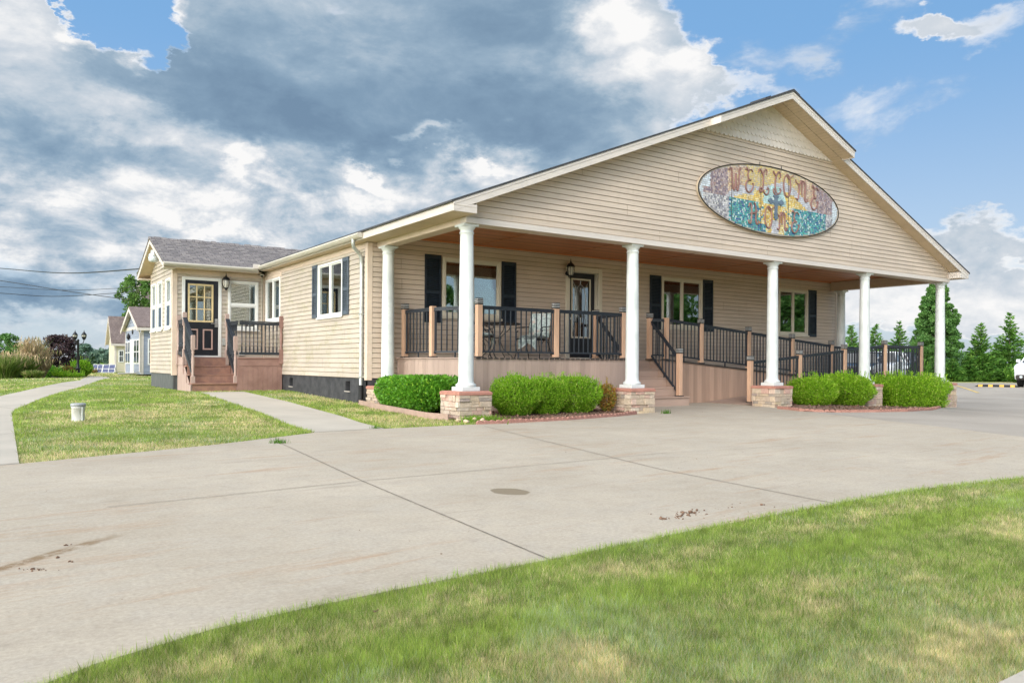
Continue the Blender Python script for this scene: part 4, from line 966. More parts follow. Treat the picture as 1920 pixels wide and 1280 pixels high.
# lower run and landing
LO=lambda x:.04+.0885*(x-8.3)
RL=thing('ramp_run','lower wheelchair ramp run rising from the drive beside the second shrub bed','ramp',(11,1.3,0))
mb=MB(); mb.prism([(7.95,.012),(13.7,LO(13.7)),(13.7,LO(13.7)-.05),(7.95,-.06)],1,.68,1.84); mb.build('ramp_floor',M['decking'],RL)
skirtpanel(RL,(8.3,.70),(13.9,.70),LO(8.3)-.05,LO(13.9)-.05,-.35,M['rampskirt'])
pl=[8.27,10.14,12.05,13.95]
for x in pl[:-1]: post(RL,x,.76,LO(x),1.0)
for a,b in zip(pl[:-1],pl[1:]): railing(RL,(a,.76),(b,.76),LO(a),LO(b))
LD=thing('ramp_landing','square ramp landing with slate railings at the far right end of the porch','ramp landing',(14.9,1.8,0)); LZ=.535
mb=MB(); mb.box(13.45,.66,LZ-.04,15.92,2.68,LZ); mb.build('landing_floor',M['decking'],LD)
for p,q,m in (((13.9,.68),(15.9,.68),'rampskirt'),((15.9,.68),(15.9,2.66),'skirty'),((13.45,.9),(13.45,1.84),'skirty')): skirtpanel(LD,p,q,LZ-.045,LZ-.045,-.4,M[m])
for x,y in ((13.95,.76),(15.84,.76),(15.84,2.6)): post(LD,x,y,LZ,.985)
railing(LD,(13.95,.76),(15.84,.76),LZ,LZ); railing(LD,(15.84,.76),(15.84,2.6),LZ,LZ); railing(LD,(13.2,1.9),(14.3,2.66),LZ,LZ,foot=False); railing(LD,(14.3,2.66),(15.84,2.62),LZ,LZ)
# ================================================================ SIDE STEPS (worn red-brown paint)
SD=thing('side_steps','worn red brown painted wooden side steps with black railings below the black door','steps',(-1.4,9.4,0))
gz0=.19; DZ=1.04; YF=8.70
@part('deck_floor',M['oldpaint'],SD,bevel=.004)
def _(mb): mb.box(-1.44,YF-.02,DZ-.035,-.31,YW-.03,DZ); mb.box(-2.52,9.62,DZ-.035,-1.443,YW-.03,DZ)
@part('rim_board',M['oldpaint'],SD,bevel=.003)
def _(mb): mb.box(-1.44,YF,.82,-.315,YF+.04,DZ-.037)
@part('rim_board',M['oldpaint'],SD,bevel=.003)
def _(mb): mb.box(-2.52,9.66,.84,-1.43,9.70,DZ-.037)
@part('rim_board',M['oldlight'],SD,bevel=.003)
def _(mb): mb.box(-2.56,9.60,.83,-2.525,YW-.03,DZ-.002)
mb=MB()
for i in range(9):
    a=-1.43+i*.125; mb.box(a,YF+.01,gz0-.15,min(a+.122,-.315),YF+.03,.818)
for i in range(8): a=YF+.04+i*.125; mb.box(-1.44,a,gz0-.15,-1.42,a+.122,.818)
mb.build('skirt',M['oldpaint'],SD,bevel=.002)
mb=MB()
for i in range(12):
    y=YF+.02+i*.125; zt=.83 if y>9.55 else (.60 if y>9.3 else (.38 if y>9.02 else .20)); zt={True:zt}[True]
    zt=.828 if y>9.5 else .61 if y>9.2 else .40 if y>8.9 else .36
    mb.box(-2.555,y,gz0-.12,-2.53,min(y+.122,YW-.03),zt)
mb.prism([(YF+.1,gz0-.1),(YW-.05,gz0-.1),(YW-.05,.82),(9.55,.82),(8.95,.36),(YF+.1,.2)],0,-2.528,-2.515); mb.build('skirt',M['oldlight'],SD,bevel=.002)
for k in range(1,4):
    z=DZ-.213*k; y1=9.64-.30*(k-1); y0=y1-.31
    mb=MB(); mb.box(-2.53,y0-.02,z-.035,-1.445,y1,z); mb.box(-2.50,y1-.02,z,-1.45,y1-.002,z+.178); mb.build('step',M['oldstep'],SD,bevel=.005)
mb=MB(); mb.box(-2.50,8.745,gz0-.1,-1.45,8.765,DZ-.213*3-.036); mb.build('riser',M['oldstep'],SD,bevel=.003)
def tpost(x,y,z0,z1,mat):
    mb=MB(); w=.088; h=z1-z0; mb.cbox(x,y,z0,w,w,h*.30); mb.cbox(x,y,z1-h*.24,w,w,h*.24); mb.cbox(x,y,z1,.07,.07,.012)
    a=z0+h*.30; b=z1-h*.24; d=b-a; r=w/2
    mb.lathe([(r*.95,a),(r*1.0,a+.02*d),(r*.62,a+.06*d),(r*.95,a+.10*d),(r*.6,a+.15*d),(r*.75,a+.3*d),(r*.95,a+.5*d),(r*.8,a+.7*d),(r*.6,a+.84*d),(r*.95,a+.89*d),(r*.62,a+.94*d),(r*1.0,b-.02*d),(r*.95,b)],(x,y,0),16)
    return mb.build('turned_post',mat,SD)
tpost(-2.48,8.80,gz0-.05,1.56,M['oldlight']); tpost(-1.47,8.80,gz0-.05,1.56,M['oldlight'])
tpost(-2.50,9.66,.84,2.16,M['oldlight']); tpost(-1.46,9.66,.84,2.16,M['oldlight']); tpost(-.36,YF-.03,.88,2.10,M['oldpaint']); tpost(-2.55,YW-.09,.84,2.10,M['oldlight'])
TB={}
def tbal(rail,x,y,z0,z1):
    k=round(z1-z0,2)
    if k not in TB:
        mb=MB(); r=.016; mb.cbox(0,0,0,.03,.03,k*.2); mb.cbox(0,0,k*.82,.03,.03,k*.18); mb.lathe([(r,k*.2),(r*.6,k*.24),(r*1.1,k*.30),(r*.6,k*.36),(r*.9,k*.55),(r*.7,k*.75),(r*1.1,k*.79),(r,k*.82)],(0,0,0),8); TB[k]=mb.build('baluster',M['rail'])
        o=TB[k]
    else: o=TB[k].copy(); COL.objects.link(o)
    o.parent=rail; o.location=Vector((x,y,z0))-org(rail)
def orail(p,q,n,top=.88,wide=True):
    p=Vector(p); q=Vector(q); mb=MB(); up=lambda v,h:(v.x,v.y,v.z+h); mb.bar(up(p,top),up(q,top),.10 if wide else .05,.03); mb.bar(up(p,top-.05),up(q,top-.05),.035,.06); mb.bar(up(p,.10),up(q,.10),.035,.07)
    r=mb.build('railing',M['rail'],SD,bevel=.003)
    for i in range(n):
        v=p+(q-p)*((i+.6)/(n+.2)); tbal(r,v.x,v.y,v.z+.13,v.z+top-.075)
orail((-1.40,YF-.0,DZ),(-.40,YF-.0,DZ),10,.90,False); orail((-2.53,9.70,DZ),(-2.55,YW-.13,DZ),5,.93,False)
orail((-2.50,9.62,1.10),(-2.48,8.85,.52),8,.93); orail((-1.46,9.62,1.10),(-1.47,8.85,.52),8,.93)
orail((-1.46,9.60,DZ),(-1.44,YF+.06,DZ),7,.90,False)
# ================================================================ LANTERNS, YARD LIGHT
def lantern(fr,u,z,label,nb=.02):
    o=fr.P(u,0,z); t=thing('wall_lantern',label,'wall lamp',o)
    c=fr.P(u,.16,0); c=(c.x,c.y,0)
    mb=MB(); p0,p1=fr.P(u,nb-.003,z-.02),fr.P(u,nb+.03,z-.02); mb.tube([p0,p1],.055,16,0); mb.tube([fr.P(u,nb+.03,z-.06),fr.P(u,.10,z-.13),fr.P(u,.15,z-.14),fr.P(u,.16,z-.10)],.009,8)
    mb.tube([fr.P(u,nb+.03,z),fr.P(u,.09,z-.02),fr.P(u,.12,z-.07)],.007,8)
    mb.lathe([(0,-.155),(.012,-.15),(.016,-.13),(.03,-.115),(.05,-.10),(.058,-.085),(.052,-.075)],(c[0],c[1],z),16); mb.build('bracket',M['black'],t)
    mb=MB(); mb.lathe([(.050,-.075),(.075,.0),(.082,.06),(.072,.115),(.06,.13)],(c[0],c[1],z),16,caps=False); mb.build('lantern_glass',M['frosted'],t)
    mb=MB()
    for k in range(8):
        a=2*math.pi*k/8; mb.tube([(c[0]+r*math.cos(a),c[1]+r*math.sin(a),z+h) for r,h in ((.053,-.078),(.078,0),(.086,.06),(.076,.115),(.064,.132))],.005,5)
    mb.lathe([(.098,.122),(.108,.128),(.095,.145),(.085,.17),(.060,.20),(.035,.215),(.022,.225),(.026,.235),(.014,.245),(.010,.275),(.002,.325)],(c[0],c[1],z),20); mb.build('lantern_cap',M['black'],t)
    return t
lantern(FP,4.79,3.10,'black caged wall lantern beside the porch door casing'); lantern(FW,-1.385,2.965,'black caged wall lantern beside the nine-light side door')
t=thing('yard_light','galvanised yard light with a ribbed clear bowl under the wing gable peak','yard light',(XL-.2,11.2,3.7))
mb=MB(); c=(XL-.30,11.22,3.66); mb.lathe([(.04,.22),(.075,.215),(.08,.14),(.12,.11),(.135,.07),(.13,.055)],c,24); mb.tube([(XL-.02,11.22,3.80),(XL-.22,11.22,3.80)],.022,10); mb.build('housing',M['galv'],t)
mb=MB(); mb.lathe([(.125,.055),(.135,.02),(.13,-.05),(.11,-.09),(.0,-.10)],c,24,caps=False); mb.build('bowl',M['lamp'],t)
# ================================================================ WELCOME HOME MOSAIC SIGN
SX,SZ,SA,SB,SY=7.80,4.56,2.40,.725,YG-.055
t=thing('mosaic_sign','oval mosaic sign reading WELCOME HOME with a cross and sun rays on the gable','sign',(SX,SY,SZ))
def ell(k,n=96,da=0,db=0):
    out=[]
    for i in range(n):
        a=2*math.pi*i/n; out.append((SX+(SA+da)*math.cos(a),SZ+(SB+db)*math.sin(a)))
    return out
mb=MB(); mb.prism(ell(0,96,.045,.045),1,SY-.0,SY+.04); mb.build('back_board',pm('sand sign board',(.50,.41,.30),.6),t,bevel=.004)
mb=MB(); E1=ell(0,96,.03,.03); mb.tube([(x,SY-.012,z) for x,z in E1]+[(E1[0][0],SY-.012,E1[0][1])],.011,6); mb.build('rim',M['black'],t)
rg=np.random.default_rng(9); V=[];C=[]; s=.042
def nz(a,b,k): return float(fbm(np.array([a+50.]),np.array([b+50.]),k,7)[0])
def tilecol(u,v):
    """u -1..1, v -1..1 inside the oval"""
    n=rg.random(); w=nz(u*2.4,v*.8,2.5)-.5; hor=-.10-.02*u
    g=lambda *c:np.array(c)
    ray_=math.atan2(v+.05,(u-.01)*3.3); d=math.hypot((u-.01)*3.3,v+.05)
    if abs(u)>.955+.0 or (abs(u)>.86 and v>.1*(1 if u<0 else -6) and abs(u)+abs(w)*.2>.90-.12*(v>.2) and u<0) or (u>.90 and v<.35): return g(.60,.66,.72)*(.85+.3*n)
    if v<hor:
        if u<-.62 or u>.80: return [g(.33,.32,.35),g(.50,.49,.52),g(.20,.20,.24),g(.62,.60,.60)][int(n*4)]
        if abs(u-.02)<.13+.22*abs(math.sin(ray_*9))*(v>-.75) and abs(u-.02)<.24: return [g(.72,.50,.10),g(.80,.62,.25),g(.62,.38,.06),g(.80,.72,.48)][int(n*4)] if abs(u-.02)>.05 or v>-.55 else g(.55,.55,.60)*(.9+.2*n)
        return [g(.03,.20,.28),g(.05,.33,.36),g(.10,.45,.43),g(.02,.10,.28),g(.50,.62,.62),g(.04,.26,.22)][int(n*6)]
    if d<.55: return g(.45,.66,.66)*(.85+.3*n) if d>.2 else g(.60,.74,.74)*(.9+.2*n)
    if d<1.0 and abs(math.sin(ray_*8))>.25 and v<.32: return [g(.80,.58,.12),g(.82,.68,.32),g(.70,.44,.08)][int(n*3)]
    arch=.42-1.3*(u-.05)**2+.10*math.sin(u*9)
    if abs(v-arch)<.13 and abs(u)<.66: return g(.56,.57,.63)*(.85+.3*n)
    if v<arch and abs(u)<.80: return [g(.70,.50,.13),g(.78,.60,.24),g(.60,.40,.10),g(.74,.64,.40)][int(n*4)]
    if abs(u)>.64: return [g(.28,.21,.24),g(.40,.30,.32),g(.20,.15,.20),g(.52,.42,.40),g(.34,.22,.20)][int(n*5)]
    if abs(u)>.42: return [g(.60,.42,.30),g(.70,.56,.44),g(.45,.28,.22),g(.66,.50,.28)][int(n*4)]
    return [g(.74,.56,.18),g(.66,.50,.20),g(.72,.62,.40),g(.60,.46,.26)][int(n*4)] if (abs(u-.05)<.14 or n<.55) else g(.60,.48,.32)
nx_=int(2*SA/s)+2; nz_=int(2*SB/s)+2
for i in range(nx_):
    for j in range(nz_):
        x=SX-SA+(i+.5*(j%2))*s; z=SZ-SB+j*s; u=(x-SX)/SA; v=(z-SZ)/SB
        if u*u+v*v>.985: continue
        c=np.clip(tilecol(u,v),0,1); a=rg.uniform(-.35,.35); q=[]; tl=rg.uniform(-.004,.004,2)
        asp=1.0
        for du,dv in ((-1,-1),(1,-1),(1,1),(-1,1)):
            e=s*.45*rg.uniform(.85,1.06); px,pz=du*e,dv*e*.95; q.append((x+px*math.cos(a)-pz*math.sin(a),SY-.006-rg.uniform(0,.001)+tl[0]*du*.5+tl[1]*dv*.5-.004,z+px*math.sin(a)+pz*math.cos(a)))
        V.append(q); C.append(c)
M['tile']=attrmat('glazed mosaic tile',.3,0,.5,.12); poly_mesh('mosaic_tiles',np.array(V),M['tile'],t,col=np.array(C))
mb=MB(); mb.prism(ell(0,96,0,0),1,SY-.004,SY-.001); mb.build('grout',pm('mosaic grout',(.40,.37,.34),.9),t)
mb=MB()
for x in (6.39,7.35,8.31):
    h=SB*math.sqrt(1-((x-SX)/SA)**2)-.03; mb.box(x-.006,SY-.016,SZ-h,x+.006,SY-.005,SZ+h)
mb.build('panel_seam',pm('dark seam line',(.10,.08,.08),.8),t)  # dark strips marking the joins between the sign panels
M['letter']=pm('mauve brown letter tube',(.25,.135,.12),.45,.2,14)
def curl(x,z,r,a0,a1,n=9): return [(x+r*math.cos(a),z+r*math.sin(a)) for a in np.linspace(a0,a1,n)]
def letters():
    # strokes in a unit box: x 0..1, z 0..1
    pi=math.pi; G={}
    G['W']=[[(-.35,.92),(-.28,1.02),(-.15,1.02),(-.08,.9),(-.05,.6),(0,.2),(.12,.02),(.25,.1),(.38,.5),(.45,.8),(.45,.4),(.52,.08),(.65,.02),(.8,.25),(.9,.7),(1.0,1.02),(1.1,1.05),(1.12,.95)]]
    G['E']=[[(.95,.95),(.75,1.05),(.5,1.0),(.35,.85),(.35,.7),(.5,.56),(.7,.55),(.4,.54),(.15,.42),(.05,.2),(.2,.02),(.5,-.03),(.8,.1),(.98,.32),(.95,.42),(.85,.38)],[(.1,1.0),(.2,1.1),(.4,.95)]]
    G['L']=[[(.0,.9),(.05,1.05),(.3,1.0),(.5,.8)],[(.9,.85),(1.0,1.0),(.85,1.1),(.65,1.0),(.55,.7),(.5,.35),(.4,.1),(.2,-.02),(.05,.08),(.2,.2),(.45,.1),(.75,-.08),(1.05,-.05),(1.2,.15),(1.05,.25),(.95,.12)]]
    G['C']=[[(.05,1.08),(.2,.95),(.45,.85)],[(.85,.75),(1.0,.9),(.85,1.08),(.6,1.02),(.38,.75),(.3,.4),(.4,.1),(.6,.0),(.85,.05),(1.02,.2),(.9,.3)],[(.6,.0),(.35,-.06),(.12,.06),(.1,.2),(.25,.22)]]
    G['O']=[[(.5+.36*math.cos(a),.5+.54*math.sin(a)) for a in np.linspace(1.7,1.7+2*pi,22)]+[(.62,.86),(.95,.98),(1.15,1.1)]]
    G['M']=[[(-.2,1.0),(-.1,.85),(.1,.8),(.18,.6),(.16,.2),(.05,-.02),(-.12,.05)],[(.18,.6),(.28,.9),(.4,.95),(.47,.7),(.45,.3)],[(.47,.7),(.6,.95),(.75,.92),(.8,.6),(.78,.25),(.85,.02),(1.0,.0),(1.08,.15)],[(.3,1.0),(.5,1.02),(.7,1.0)]]
    G['H']=[[(-.1,.85),(.0,1.02),(.2,1.0),(.25,.7),(.22,.3),(.1,.02),(-.1,.05),(-.1,.2)],[(.55,1.1),(.75,1.0),(.8,.7),(.75,.3),(.85,.03),(1.05,.05),(1.1,.22)],[(.05,.5),(.25,.58),(.5,.55),(.8,.62),(1.0,.7)]]
    return G
G=letters(); mb=MB()
def word(items):
    for ch,x,z,w,h,tl in items:
        for st_ in G[ch]:
            P_=[]
            for (a,b) in st_:
                lx=(a-.5)*w; lz=(b-.5)*h; P_.append((x+lx*math.cos(tl)-lz*math.sin(tl),SY-.022,z+lx*math.sin(tl)+lz*math.cos(tl)))
            Q=[]  # smooth
            for i in range(len(P_)-1):
                p0=P_[max(0,i-1)];p1=P_[i];p2=P_[i+1];p3=P_[min(len(P_)-1,i+2)]
                for k in range(4):
                    tt=k/4; Q.append(tuple(.5*((2*p1[j])+(-p0[j]+p2[j])*tt+(2*p0[j]-5*p1[j]+4*p2[j]-p3[j])*tt*tt+(-p0[j]+3*p1[j]-3*p2[j]+p3[j])*tt**3) for j in range(3)))
            Q.append(P_[-1]); n=len(Q); mb.tube(Q,[.0195*(.6+.4*math.sin(math.pi*min(1,max(0,(i+2)/(n+3))))) for i in range(n)],7)
word([('W',6.53,4.87,.24,.46,.05),('E',6.95,4.90,.27,.46,.03),('L',7.41,4.95,.28,.46,.02),('C',7.88,4.97,.27,.46,0),('O',8.25,4.97,.34,.46,-.03),('M',8.80,4.92,.36,.44,-.05),('E',9.27,4.80,.28,.48,-.08)])
word([('H',7.10,4.20,.27,.42,.03),('O',7.60,4.19,.33,.44,0),('M',8.09,4.15,.30,.38,0),('E',8.55,4.17,.28,.44,-.03)])
mb.build('lettering',M['letter'],t)
mb=MB(); cx,cz=7.86,4.53
half=[(.0,.225),(.045,.19),(.03,.165),(.075,.16),(.06,.12),(.035,.10),(.04,.05),(.10,.055),(.13,.10),(.155,.075),(.215,.03),(.155,-.02),(.13,-.05),(.10,-.01),(.04,-.02),(.035,-.20),(.06,-.24),(.03,-.27),(.06,-.30),(.0,-.37)]
half=[(x*1.35,z*1.05) for x,z in half]; poly=[(cx+x,cz+z) for x,z in half]+[(cx-x,cz+z) for x,z in half[-2:0:-1]]; mb.prism(poly,1,SY-.034,SY-.008); mb.build('cross',pm('blue grey cross',(.12,.165,.215),.45,.2,14),t,bevel=.005)
for nm,xz in (('hanging_hook',(8.10,5.30)),('hanging_hook',(7.35,5.29))):
    mb=MB(); mb.tube([(xz[0],SY+.02,xz[1]-.03),(xz[0],SY+.02,xz[1]+.09)],.008,6); mb.build(nm,M['black'],t)
# ================================================================ PATIO FURNITURE
M['iron']=pm('dark wrought iron',(.02,.018,.018),.45,.2,20)
def cushmat():
    m,nt,b=newmat('faded floral cushion'); v=objv(nt); n=noise(nt,16,5,.7); n2=noise(nt,7,4,.6)
    col=mixc(nt,sstep(nt,n.outputs[0],.45,.6),(.58,.66,.64),(.26,.33,.31)); col=mixc(nt,sstep(nt,n2.outputs[0],.58,.68),col,(.60,.50,.44))
    L(nt,col,b.inputs['Base Color']); b.inputs['Roughness'].default_value=.9; return m
M['cushion']=cushmat()
def cushion(mb,c,u,v,w,wu,wv,th,n=8):
    c,u,v,w=map(Vector,(c,u,v,w)); vs=[]
    for s in (1,-1):
        for i in range(n+1):
            for j in range(n+1):
                a=i/n*2-1; b=j/n*2-1; k=th/2*(1-abs(a)**4)**.5*(1-abs(b)**4)**.5*(1-.18*math.cos(3.2*a)*math.cos(3.2*b)); vs.append(c+u*a*wu/2+v*b*wv/2+w*s*(k+.004))
    N1=(n+1)**2; fs=[]
    for o in (0,N1):
        for i in range(n):
            for j in range(n): a=o+i*(n+1)+j; fs.append((a,a+1,a+n+2,a+n+1))
    mb.add(vs,fs,0,True)
def patio_chair(loc,rz,label):
    """faces local +x"""
    t=thing('patio_chair',label,'chair',loc,'iron chairs on the porch',rz)
    def B(name,mat,fn):
        mb=MB(); fn(mb); o=mb.build(name,mat,None); o.parent=t
    def seat(mb):
        mb.tube([(-.24,-.25,.40),(.25,-.27,.42),(.25,.27,.42),(-.24,.25,.40),(-.24,-.25,.40)],.012,6)
        for i in range(5): mb.tube([(-.2+i*.1,-.25,.405),(-.2+i*.1,.25,.405)],.006,5)
    B('seat_frame',M['iron'],seat)
    def back(mb):
        P_=[(-.24-.17*s_,y,.40+.60*s_) for s_,y in ((0,-.25),(.3,-.27),(.6,-.29),(.85,-.24),(.97,-.12),(1.05,0),(.97,.12),(.85,.24),(.6,.29),(.3,.27),(0,.25))]; mb.tube(P_,.013,6)
        for y in (-.15,-.05,.05,.15): mb.tube([(-.24,y,.42),(-.33,y*1.1,.72),(-.40,y*.9,.97)],.006,5)
    B('back_frame',M['iron'],back)
    for sgn in (-1,1):
        def arm(mb,s=sgn): mb.tube([(-.34,.28*s,.70),(-.1,.31*s,.68),(.15,.32*s,.66),(.24,.31*s,.62),(.22,.30*s,.57),(.15,.30*s,.57),(.14,.30*s,.60)],.012,6); mb.tube([(.20,.30*s,.57),(.24,.28*s,.42)],.010,6)
        B('arm',M['iron'],arm)
        def legf(mb,s=sgn): mb.tube([(.24,.26*s,.42),(.28,.29*s,.30),(.22,.28*s,.15),(.27,.30*s,.02),(.30,.30*s,.0)],.012,6)
        B('leg',M['iron'],legf)
        def legr(mb,s=sgn): mb.tube([(-.24,.25*s,.40),(-.20,.28*s,.25),(-.27,.28*s,.12),(-.33,.29*s,.0)],.012,6); mb.tube(curlp(-.02,.28*s,.22,.17),.008,6)
        B('leg',M['iron'],legr)
    def cs(mb):
        cushion(mb,(.0,0,.455),(1,0,0),(0,1,0),(0,0,1),.50,.50,.09)
        cushion(mb,(-.285,0,.72),(-.20,0,.98),(0,1,0),(.98,0,.20),.54,.50,.10)
    B('cushion',M['cushion'],cs)
    def flap(mb):
        vs=[];n=6
        for i in range(n+1):
            for j in range(5): vs.append((.25+.02*i/n+.01*math.sin(j*2.1),-.22+j*.11,.44-.26*i/n*(.7+.3*math.sin(j*1.7+1))))
        mb.add(vs,[(i*5+j,i*5+j+1,(i+1)*5+j+1,(i+1)*5+j) for i in range(n) for j in range(4)],0,True)
    B('cushion_tie',M['cushion'],flap)
    return t
def curlp(x,y,z,r): return [(x+r*math.cos(a),y,z+r*math.sin(a)) for a in np.linspace(-.6,3.7,12)]
patio_chair((3.02,2.25,PZ),math.radians(205),'iron patio chair with floral cushions nearest the porch door'); patio_chair((1.42,1.85,PZ),math.radians(-25),'iron patio chair with pale cushions left of the round table')
t=thing('patio_table','round black iron patio table beneath the first porch window','table',(2.15,2.35,PZ))
mb=MB(); mb.lathe([(.50,.70),(.515,.71),(.515,.722),(.50,.73)],(2.15,2.35,PZ),36); mb.build('tabletop',M['iron'],t)
for k in range(4):
    a=k*math.pi/2+.5; mb=MB(); mb.tube([(2.15+r*math.cos(a),2.35+r*math.sin(a),PZ+z) for r,z in ((.34,.70),(.30,.60),(.10,.45),(.08,.35),(.16,.18),(.34,.05),(.38,0))],.009,6); mb.build('leg',M['iron'],t)
mb=MB(); mb.tube([(2.15+.10*math.cos(a),2.35+.10*math.sin(a),PZ+.42) for a in np.linspace(0,2*math.pi,17)],.009,6); mb.build('stretcher_ring',M['iron'],t)
# landscape spot and edging blocks
g=at(1490,758); t=thing('garden_spotlight','small black garden spotlight at the foot of the third stone pier','spotlight',(g[0],g[1],float(gz(*g))))
z=float(gz(*g)); mb=MB(); mb.tube([(g[0],g[1],z-.02),(g[0],g[1],z+.08)],.012,8); mb.tube([(g[0]+.04,g[1]+.05,z+.10),(g[0]-.03,g[1]-.06,z+.15)],[.035,.06],14); mb.build('lamp_head',M['black'],t)
mb=MB(); mb.tube([(g[0]-.031,g[1]-.061,z+.151),(g[0]-.033,g[1]-.066,z+.153)],.048,14); mb.build('lens',M['lamp'],t)
def edging(pts,label,grp,start):
    """scalloped block: four round humps, about 0.4 m"""
    P_=[Vector((*p,0)) for p in pts]; seg=[(b-a).length for a,b in zip(P_[:-1],P_[1:])]; T=sum(seg); n=int(T/.41)
    def pt(s):
        for a,b,l in zip(P_[:-1],P_[1:],seg):
            if s<=l: return a+(b-a)*(s/l)
            s-=l
        return P_[-1]
    proto=None
    for i in range(n):
        a=pt(i*T/n); b=pt((i+1)*T/n); m=(a+b)/2; z=float(gz(m.x,m.y)); L_=T/n-.006; rz=math.atan2(b.y-a.y,b.x-a.x)
        if proto is None:
            mb=MB(); poly=[(-L_/2,-.05)]
            for h in range(4):
                c=-L_/2+(h+.5)*L_/4
                for q in range(7): aa=math.pi-math.pi*q/6; poly.append((c+L_/8.0*math.cos(aa)*.999,.022+L_/8*.72*math.sin(aa)))
            poly.append((L_/2,-.05)); mb.prism(poly,1,-.027,.027); o=mb.build('edging_block',M['brick'],None,loc=(0,0,0),bevel=.006); proto=o; tag(o,label,'edging block',grp)
        else: o=proto.copy(); COL.objects.link(o)
        o.location=(m.x,m.y,z+rg.uniform(-.008,.006)); o.rotation_euler=(rg.uniform(-.06,.06),0,rz+rg.uniform(-.03,.03))
edging(bed1_front,'red scalloped concrete edging block curving in front of the three rounded shrubs','edging before the rounded shrubs',0)
edging([(bed2_front[0][0]+.1,bed2_front[0][1]+.35)]+bed2_front,'red scalloped concrete edging block before the bright shrubs near the ramp','edging before the ramp shrubs',0)
t=MB(); q=[(-.50,3.3),(-.56,2.2),(-.60,.3),(-.45,-.2)]
for a,b in zip(q[:-1],q[1:]): t.bar((a[0],a[1],float(gz(*a))+.03),(b[0],b[1],float(gz(*b))+.03),.03,.13)
o=t.build('bed_edging',pm('faded pink edging',(.36,.25,.20),.7),None,loc=(-.5,1.5,0)); tag(o,'faded pinkish board edging along the dark green hedge','edging')
mb=MB(); g=at(884,792); rs=np.random.default_rng(8)
for i in range(4): gg=at(862+i*14,793+rs.uniform(-2,1)); mb=MB(); mb.blob((gg[0],gg[1],float(gz(*gg))+.03),(.045,.035,.035),2,0,.5,i); tag(mb.build('field_stone',M['stone'],None,loc=(gg[0],gg[1],float(gz(*gg)))),'rough buff stone lying at the foot of the nearest stone pier','stone','loose stones by the nearest pier')
# ================================================================ PLANTING
M['boxleaf']=leafmat('boxwood leaf',(.085,.22,.012),(.36,.62,.04),(.50,.58,.12),.06,.4,5.)
M['box2']=leafmat('bright boxwood leaf',(.10,.24,.012),(.39,.64,.04),(.52,.60,.12),.06,.4,5.)
M['hedgeleaf']=leafmat('dark hedge leaf',(.05,.16,.016),(.18,.44,.035),(.30,.52,.05),.06,.35,4.,.35)
M['orange']=leafmat('orange barberry leaf',(.20,.14,.03),(.50,.24,.05),(.22,.26,.04),.3,.3,9.)
M['twig']=pm('twig bark',(.09,.06,.04),.9,.3,20)
M['pear']=leafmat('pear tree leaf',(.05,.15,.035),(.17,.33,.08),(.22,.38,.12),.06,.3,.8)
M['pine']=leafmat('evergreen spray',(.04,.13,.025),(.15,.31,.045),(.22,.38,.07),.06,.25,1.2)
M['arb']=leafmat('low evergreen spray',(.045,.14,.016),(.16,.33,.04),(.24,.40,.06),.06,.25,1.2)
M['smoke']=leafmat('purple smoke bush leaf',(.035,.020,.028),(.095,.055,.06),(.13,.10,.07),.08,.15,1.2)
M['far']=leafmat('haze tinted tree leaf',(.13,.22,.17),(.22,.32,.24),None,0,.3,.3)  # haze painted into the leaves as a paler, bluer green
M['fargreen']=leafmat('cottage tree leaf',(.05,.13,.025),(.16,.30,.06),(.26,.36,.12),.1,.3,.8)
M['bark']=pm('grey brown bark',(.11,.085,.065),.95,.3,9,bump=.6,bs=25)
M['tanblade']=leafmat('dry plume grass',(.36,.26,.14),(.58,.45,.27),(.20,.24,.08),.12,.3,3.)
M['greenblade']=leafmat('tall green grass',(.07,.15,.02),(.24,.30,.07),(.40,.36,.16),.2,.3,3.)
M['rose']=leafmat('rose bush leaf',(.05,.12,.02),(.15,.26,.04),(.45,.07,.05),.22,.25,5.)
M['limestone']=islandmat('pale border stone',[(.45,.42,.38),(.60,.57,.52),(.36,.33,.30),(.52,.50,.47)],bs=20)
def leaves(P_,D_,l,w,rg,jit=.5):
    """P_ positions, D_ preferred directions -> (N,4,3) kite leaves"""
    n=len(P_); d=D_+rg.normal(0,jit,(n,3)); d/=np.linalg.norm(d,axis=1,keepdims=True)+1e-9
    r=rg.normal(0,1,(n,3)); s=np.cross(d,r); s/=np.linalg.norm(s,axis=1,keepdims=True)+1e-9
    L_=(l*rg.uniform(.6,1.3,n))[:,None]; W=(w*rg.uniform(.7,1.2,n))[:,None]
    V=np.zeros((n,4,3)); V[:,0]=P_-d*L_*.5; V[:,1]=P_+s*W*.5; V[:,2]=P_+d*L_*.5; V[:,3]=P_-s*W*.5
    return V
def sh_points(n,rx,ry,h,rg,ex=2.6,shell=(.80,1.02),low=.82,lump=.07):
    u=rg.normal(0,1,(n,3)); u/=np.linalg.norm(u,axis=1,keepdims=True)
    k=(np.abs(u)**ex).sum(1)**(-1/ex); q=u*k[:,None]
    t=rg.uniform(*shell,n)**1.0; ph=rg.uniform(0,6.28,8)
    lm=1+lump*(np.sin(5*q[:,0]+ph[0])+np.sin(5*q[:,1]+ph[1])+np.sin(6*q[:,2]+ph[2])+np.sin(9*q[:,0]*q[:,2]+ph[3]))/2
    q=q*(t*lm)[:,None]; taper=1-(1-low)*np.clip(-q[:,2],0,1)
    return np.stack([q[:,0]*rx*taper,q[:,1]*ry*taper,h/2+q[:,2]*h/2],1),u
